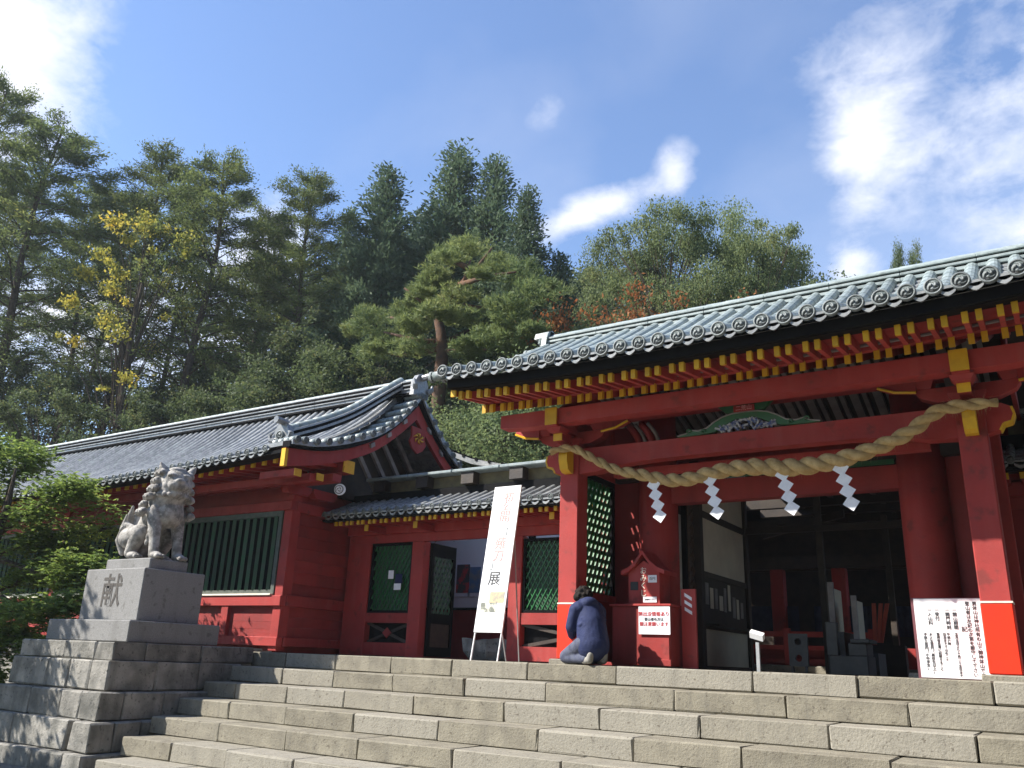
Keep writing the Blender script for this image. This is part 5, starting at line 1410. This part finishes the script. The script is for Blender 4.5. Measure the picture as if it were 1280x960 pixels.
place(ba, 830, 268, 27, 13.8, 'olive green broadleaf tree with high crown over the gate roof', g, 0, .66)
place(bb, 880, 280, 30, 13.8, 'broadleaf tree with dense middle crown over the gate roof', g, 1.3, .6)
place(ba, 938, 290, 28, 13.8, 'broadleaf tree with spreading crown at the end of the group over the gate', g, 2.2, .62)
place(bb, 782, 318, 29, 13.8, 'lower broadleaf tree next to the orange turning shrub', g, 3.0, .6)
place(bb, 978, 335, 31, 13.8, 'small rounded broadleaf tree at the tail of the group', g, 4.4, .5)
place(ba, 1131, 312, 34, 13.8, 'lone treetop peeping over the gate ridge', g, 4.0, .22)
od = broad(8, H=6, R0=2.6, n=14000, mat=lf_org, size=.075, name='turning_shrub')
place(od, 800, 372, 24, 5.9, 'orange brown turning shrub behind the gate ridge', 'turning shrubs', 0, .75)
yt = broad(9, H=14, R0=2.2, n=4000, mat=lf_yel, size=.12, zlo=.5, nc=34, limb=.03, name='yellowing_tree')
place(yt, 195, 268, 19, 13.8, 'thin tree with sparse yellowing leaves in front of the larches', 'yellowing trees', 0, .9)
# dark broadleaf understorey behind the hall
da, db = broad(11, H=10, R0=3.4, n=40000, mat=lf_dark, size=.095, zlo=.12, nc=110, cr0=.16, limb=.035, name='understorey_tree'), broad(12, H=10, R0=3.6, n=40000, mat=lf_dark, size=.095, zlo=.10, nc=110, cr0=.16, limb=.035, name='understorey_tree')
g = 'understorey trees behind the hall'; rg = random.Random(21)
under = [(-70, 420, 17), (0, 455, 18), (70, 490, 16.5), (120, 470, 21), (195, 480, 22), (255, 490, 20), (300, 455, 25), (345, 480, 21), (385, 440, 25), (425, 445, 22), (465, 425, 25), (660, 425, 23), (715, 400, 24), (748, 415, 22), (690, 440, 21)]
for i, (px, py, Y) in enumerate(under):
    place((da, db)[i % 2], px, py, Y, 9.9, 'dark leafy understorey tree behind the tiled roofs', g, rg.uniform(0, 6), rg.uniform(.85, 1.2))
sa = broad(14, H=4, R0=2.2, n=34000, mat=lf_broad, size=.045, zlo=.08, nc=90, limb=.02, name='leafy_shrub')
g = 'green shrubs behind the corridor'
for (px, py, Y, w) in ((590, 515, 19, 1.0), (655, 500, 20, 1.1), (700, 490, 22, 1.2)):
    place(sa, px, py, Y, 3.95, 'bright leafy shrub behind the corridor roof under the gate eave', g, px * .1, w)
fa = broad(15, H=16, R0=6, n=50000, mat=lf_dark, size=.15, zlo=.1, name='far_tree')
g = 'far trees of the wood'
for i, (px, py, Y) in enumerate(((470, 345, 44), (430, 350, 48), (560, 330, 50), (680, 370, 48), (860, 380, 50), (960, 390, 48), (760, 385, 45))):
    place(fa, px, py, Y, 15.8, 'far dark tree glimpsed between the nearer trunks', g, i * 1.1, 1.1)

# unseen trees added beside the stairs and behind the viewer to deepen the shade
g = 'unseen trees added to block skylight'
for i, (x, y, h) in enumerate(((9.5, 13, 15), (11, 9, 16), (10, 4.5, 15), (11.5, 0, 17), (10, -4.5, 16), (7.5, -9, 17), (2.5, -12, 16), (-3, -14, 17), (14, 6.5, 20), (15, -2, 20), (12, -9, 21), (5, -16, 21), (-9, -17, 18))):
    M_ = Matrix.Translation((x, y, GZ if y < 9 else 0)) @ Matrix.Rotation(i * 1.7, 4, 'Z') @ Matrix.Diagonal((h / 9.9, h / 9.9, h / 9.9, 1))
    copy_tree((da, db)[i % 2], M_, 'unseen leafy tree added by the forecourt to block skylight', g)

# garden pine
pn_ = thing('pine_tree', 'old pine with bent reddish trunk and cloud-like needle pads behind the hall', 'tree', (0, 0, 0))
PY = 20.0; rng = np.random.default_rng(31)
def pt(px, py, dy=0): return np.array(oY(px, py, PY + dy))
tr = [np.array([pt(548, 470)[0], PY, 0.0]), pt(550, 470), pt(553, 440), pt(551, 415), pt(546, 392), pt(560, 372), pt(580, 352), pt(588, 325)]
m = MB(); m.tube([tuple(p) for p in tr], [.26, .22, .20, .17, .15, .12, .08, .03], 9)
limbs = [[(552, 432), (580, 415), (615, 405)], [(552, 428), (520, 425), (480, 415)], [(548, 395), (515, 400), (470, 395)], [(556, 378), (600, 385), (650, 370)], [(546, 392), (525, 375), (505, 360)], [(575, 356), (610, 345), (645, 340)], [(585, 335), (560, 322), (545, 318)],
         [(553, 440), (590, 440), (640, 432)], [(552, 436), (500, 445), (455, 432)], [(566, 366), (600, 330), (615, 310)]]
pads = []
for i, l in enumerate(limbs):
    dy = rng.uniform(-1.6, 1.6); q = [pt(l[0][0], l[0][1]), pt(l[1][0], l[1][1], dy * .6), pt(l[2][0], l[2][1], dy)]
    m.tube([tuple(p) for p in q], [.11, .07, .03], 6)
    for t in (0.45, .75, 1.0, 1.15):
        for s in range(4):
            c = (q[0] + (q[1] - q[0]) * min(1, t * 2)) if t < .5 else q[1] + (q[2] - q[1]) * ((t - .5) * 2)
            pads.append(c + rng.normal(size=3) * np.array([.55, .8, .22]) + np.array([0, 0, .18]))
for (px, py) in ((590, 318), (575, 340), (610, 362), (540, 345), (630, 395), (500, 385), (665, 360), (460, 410), (560, 360), (535, 425), (600, 420), (655, 420), (480, 440)):
    for s in range(6): pads.append(pt(px, py, rng.uniform(-1.3, 1.3)) + rng.normal(size=3) * np.array([.45, .5, .18]))
m.build('trunk', barkpine, pn_, True)
plist = [(590, 308), (562, 322), (628, 328), (545, 348), (602, 346), (652, 346), (672, 364), (522, 368), (578, 372), (628, 378), (500, 390), (468, 398), (640, 400), (602, 404), (520, 408), (452, 414), (482, 424), (664, 412), (622, 424), (590, 440), (510, 440), (462, 442), (640, 440), (570, 395), (540, 385)]
pads = np.array([pt(px + rng.uniform(-10, 10), py + rng.uniform(-7, 7), rng.uniform(-1.5, 1.5)) for px, py in plist for _ in (0, 1, 2)]); pw = np.repeat(rng.uniform(.35, .85, len(pads))[:, None], 3, 1) * np.array([1.0, 1.0, .30])
nt_ = 4200; idx = rng.integers(0, len(pads), nt_)
uu = rng.normal(size=(nt_, 3)); uu /= np.linalg.norm(uu, axis=1)[:, None]; tuft = pads[idx] + uu * (rng.random(nt_) ** .4)[:, None] * pw[idx]
nn2 = 14; P = np.repeat(tuft, nn2, 0); d = rng.normal(size=(len(P), 3)); d[:, 2] = np.abs(d[:, 2]) * .9 + .15; d /= np.linalg.norm(d, axis=1)[:, None]
P = P + d * .10
leaves('crown', P, d * 2, .21, .13, lf_pine, pn_, rng)

# maple by the podium, close to the stairs
mp_ = thing('maple_tree', 'leafy green maple reaching over the podium beside the lion-dog', 'tree', (-15.6, 8.6, GZ))
rng = np.random.default_rng(41); m = MB()
base = np.array([-16.2, 8.6, GZ]); fork = np.array(oY(-25, 760, 8.4)); tr = [base, base * .6 + fork * .4 + np.array([.1, 0, 0]), fork, np.array(oY(-10, 690, 8.4)), np.array(oY(10, 630, 8.3)), np.array(oY(20, 585, 8.3))]
m.tube([tuple(p) for p in tr], [.16, .14, .12, .09, .06, .02], 8)
lm = [[(-25, 745), (20, 730), (60, 700), (100, 690)], [(-15, 700), (30, 680), (80, 668), (140, 660)], [(-5, 670), (30, 645), (70, 620), (100, 610)], [(5, 640), (15, 600), (40, 575), (20, 560)], [(-20, 730), (15, 755), (60, 770), (95, 745)], [(-10, 690), (-40, 640), (-60, 590)], [(0, 700), (45, 715), (95, 720), (128, 700)], [(-25, 745), (10, 790), (35, 800)], [(-20, 720), (-60, 700), (-100, 690)], [(0, 650), (-15, 610), (-10, 575)], [(-25, 750), (-30, 800), (-10, 850)]]
br = []
for l in lm:
    dy = rng.uniform(-.7, .9); n = len(l); q = np.array([np.array(oY(a, b, 8.4 + dy * i / (n - 1))) for i, (a, b) in enumerate(l)])
    br.append(q); m.tube([tuple(p) for p in q], [.05 * (1 - i / n) + .008 for i in range(n)], 5, False)
    for k in range(8):
        t = rng.uniform(.25, 1) * (n - 1); i = min(int(t), n - 2); p0 = q[i] + (q[i + 1] - q[i]) * (t - i); dd_ = rng.normal(size=3) * np.array([.42, .42, .22]) + (q[-1] - q[0]) / np.linalg.norm(q[-1] - q[0]) * .35
        tw = np.array([p0, p0 + dd_ * .5 + np.array([0, 0, .05]), p0 + dd_]); br.append(tw); m.tube([tuple(p) for p in tw], [.012, .008, .004], 4, False)
m.build('trunk', bark, mp_)
P, D = along(br, 15000, (.17, .17, .11), rng, .25)
# five-pointed leaves: three crossed blades each
P3 = np.repeat(P, 3, 0); ang = np.tile(np.array([-1.0, 0, 1.0]), len(P)); hd_ = np.repeat(rng.uniform(0, 6.28, len(P)), 3) + ang
Dm = np.stack([np.cos(hd_), np.sin(hd_), np.repeat(rng.normal(size=len(P)) * .35 - .15, 3)], 1)
P3 = P3 + Dm * .02
nL = len(P3); a = Dm / np.linalg.norm(Dm, axis=1)[:, None]
tilt = np.repeat(rng.normal(size=(len(P), 3)) * .45 + np.array([0, 0, 1.0]), 3, 0); b = np.cross(a, tilt); b /= np.linalg.norm(b, axis=1)[:, None]
sz = np.repeat(rng.uniform(.075, .125, len(P)), 3)[:, None]
V4 = np.empty((nL, 4, 3), np.float32); V4[:, 0] = P3 - a * sz * .35; V4[:, 1] = P3 + b * sz * .22 + a * sz * .1; V4[:, 2] = P3 + a * sz * .75; V4[:, 3] = P3 - b * sz * .22 + a * sz * .1
me = bpy.data.meshes.new('crown'); me.vertices.add(4 * nL); me.vertices.foreach_set('co', V4.ravel()); me.loops.add(4 * nL); me.loops.foreach_set('vertex_index', np.arange(4 * nL, dtype=np.int32)); me.polygons.add(nL); me.polygons.foreach_set('loop_start', np.arange(0, 4 * nL, 4, dtype=np.int32)); me.polygons.foreach_set('loop_total', np.full(nL, 4, np.int32)); me.update(); me.validate()
link('crown', me, lf_maple, mp_)

# another maple stands left of the forecourt; its shade dapples the podium
copy_tree(mp_, Matrix.Translation((-17.0, 4.9, GZ)) @ Matrix.Scale(1.35, 4), 'second leafy maple beside the forecourt, only its dappled shade shows', 'maples beside the podium')
mp_['group'] = 'maples beside the podium'

# second corridor wing on the far side of the gate, only its end shows
copy_tree(cor, Matrix.Translation((-8.8 + 11.25, CY + .5, 0)), 'matching red corridor wing on the other side of the gate, mostly out of view', 'corridor wings')

# ------------------------------------------------------------------ thin morning haze
hz = MB().box(-130, 60, -40, 130, GZ - 1.0, 60).build('haze', None)
hm = bpy.data.materials.new('haze'); hm.use_nodes = True; hn = hm.node_tree; hn.nodes.clear()
ho = hn.nodes.new('ShaderNodeOutputMaterial'); hv_ = hn.nodes.new('ShaderNodeVolumePrincipled')
hv_.inputs['Color'].default_value = (.80, .90, 1.0, 1); hv_.inputs['Density'].default_value = .0005; hv_.inputs['Anisotropy'].default_value = .2
hn.links.new(hv_.outputs[0], ho.inputs['Volume']); hz.data.materials.append(hm)
tag(hz, kind='stuff')
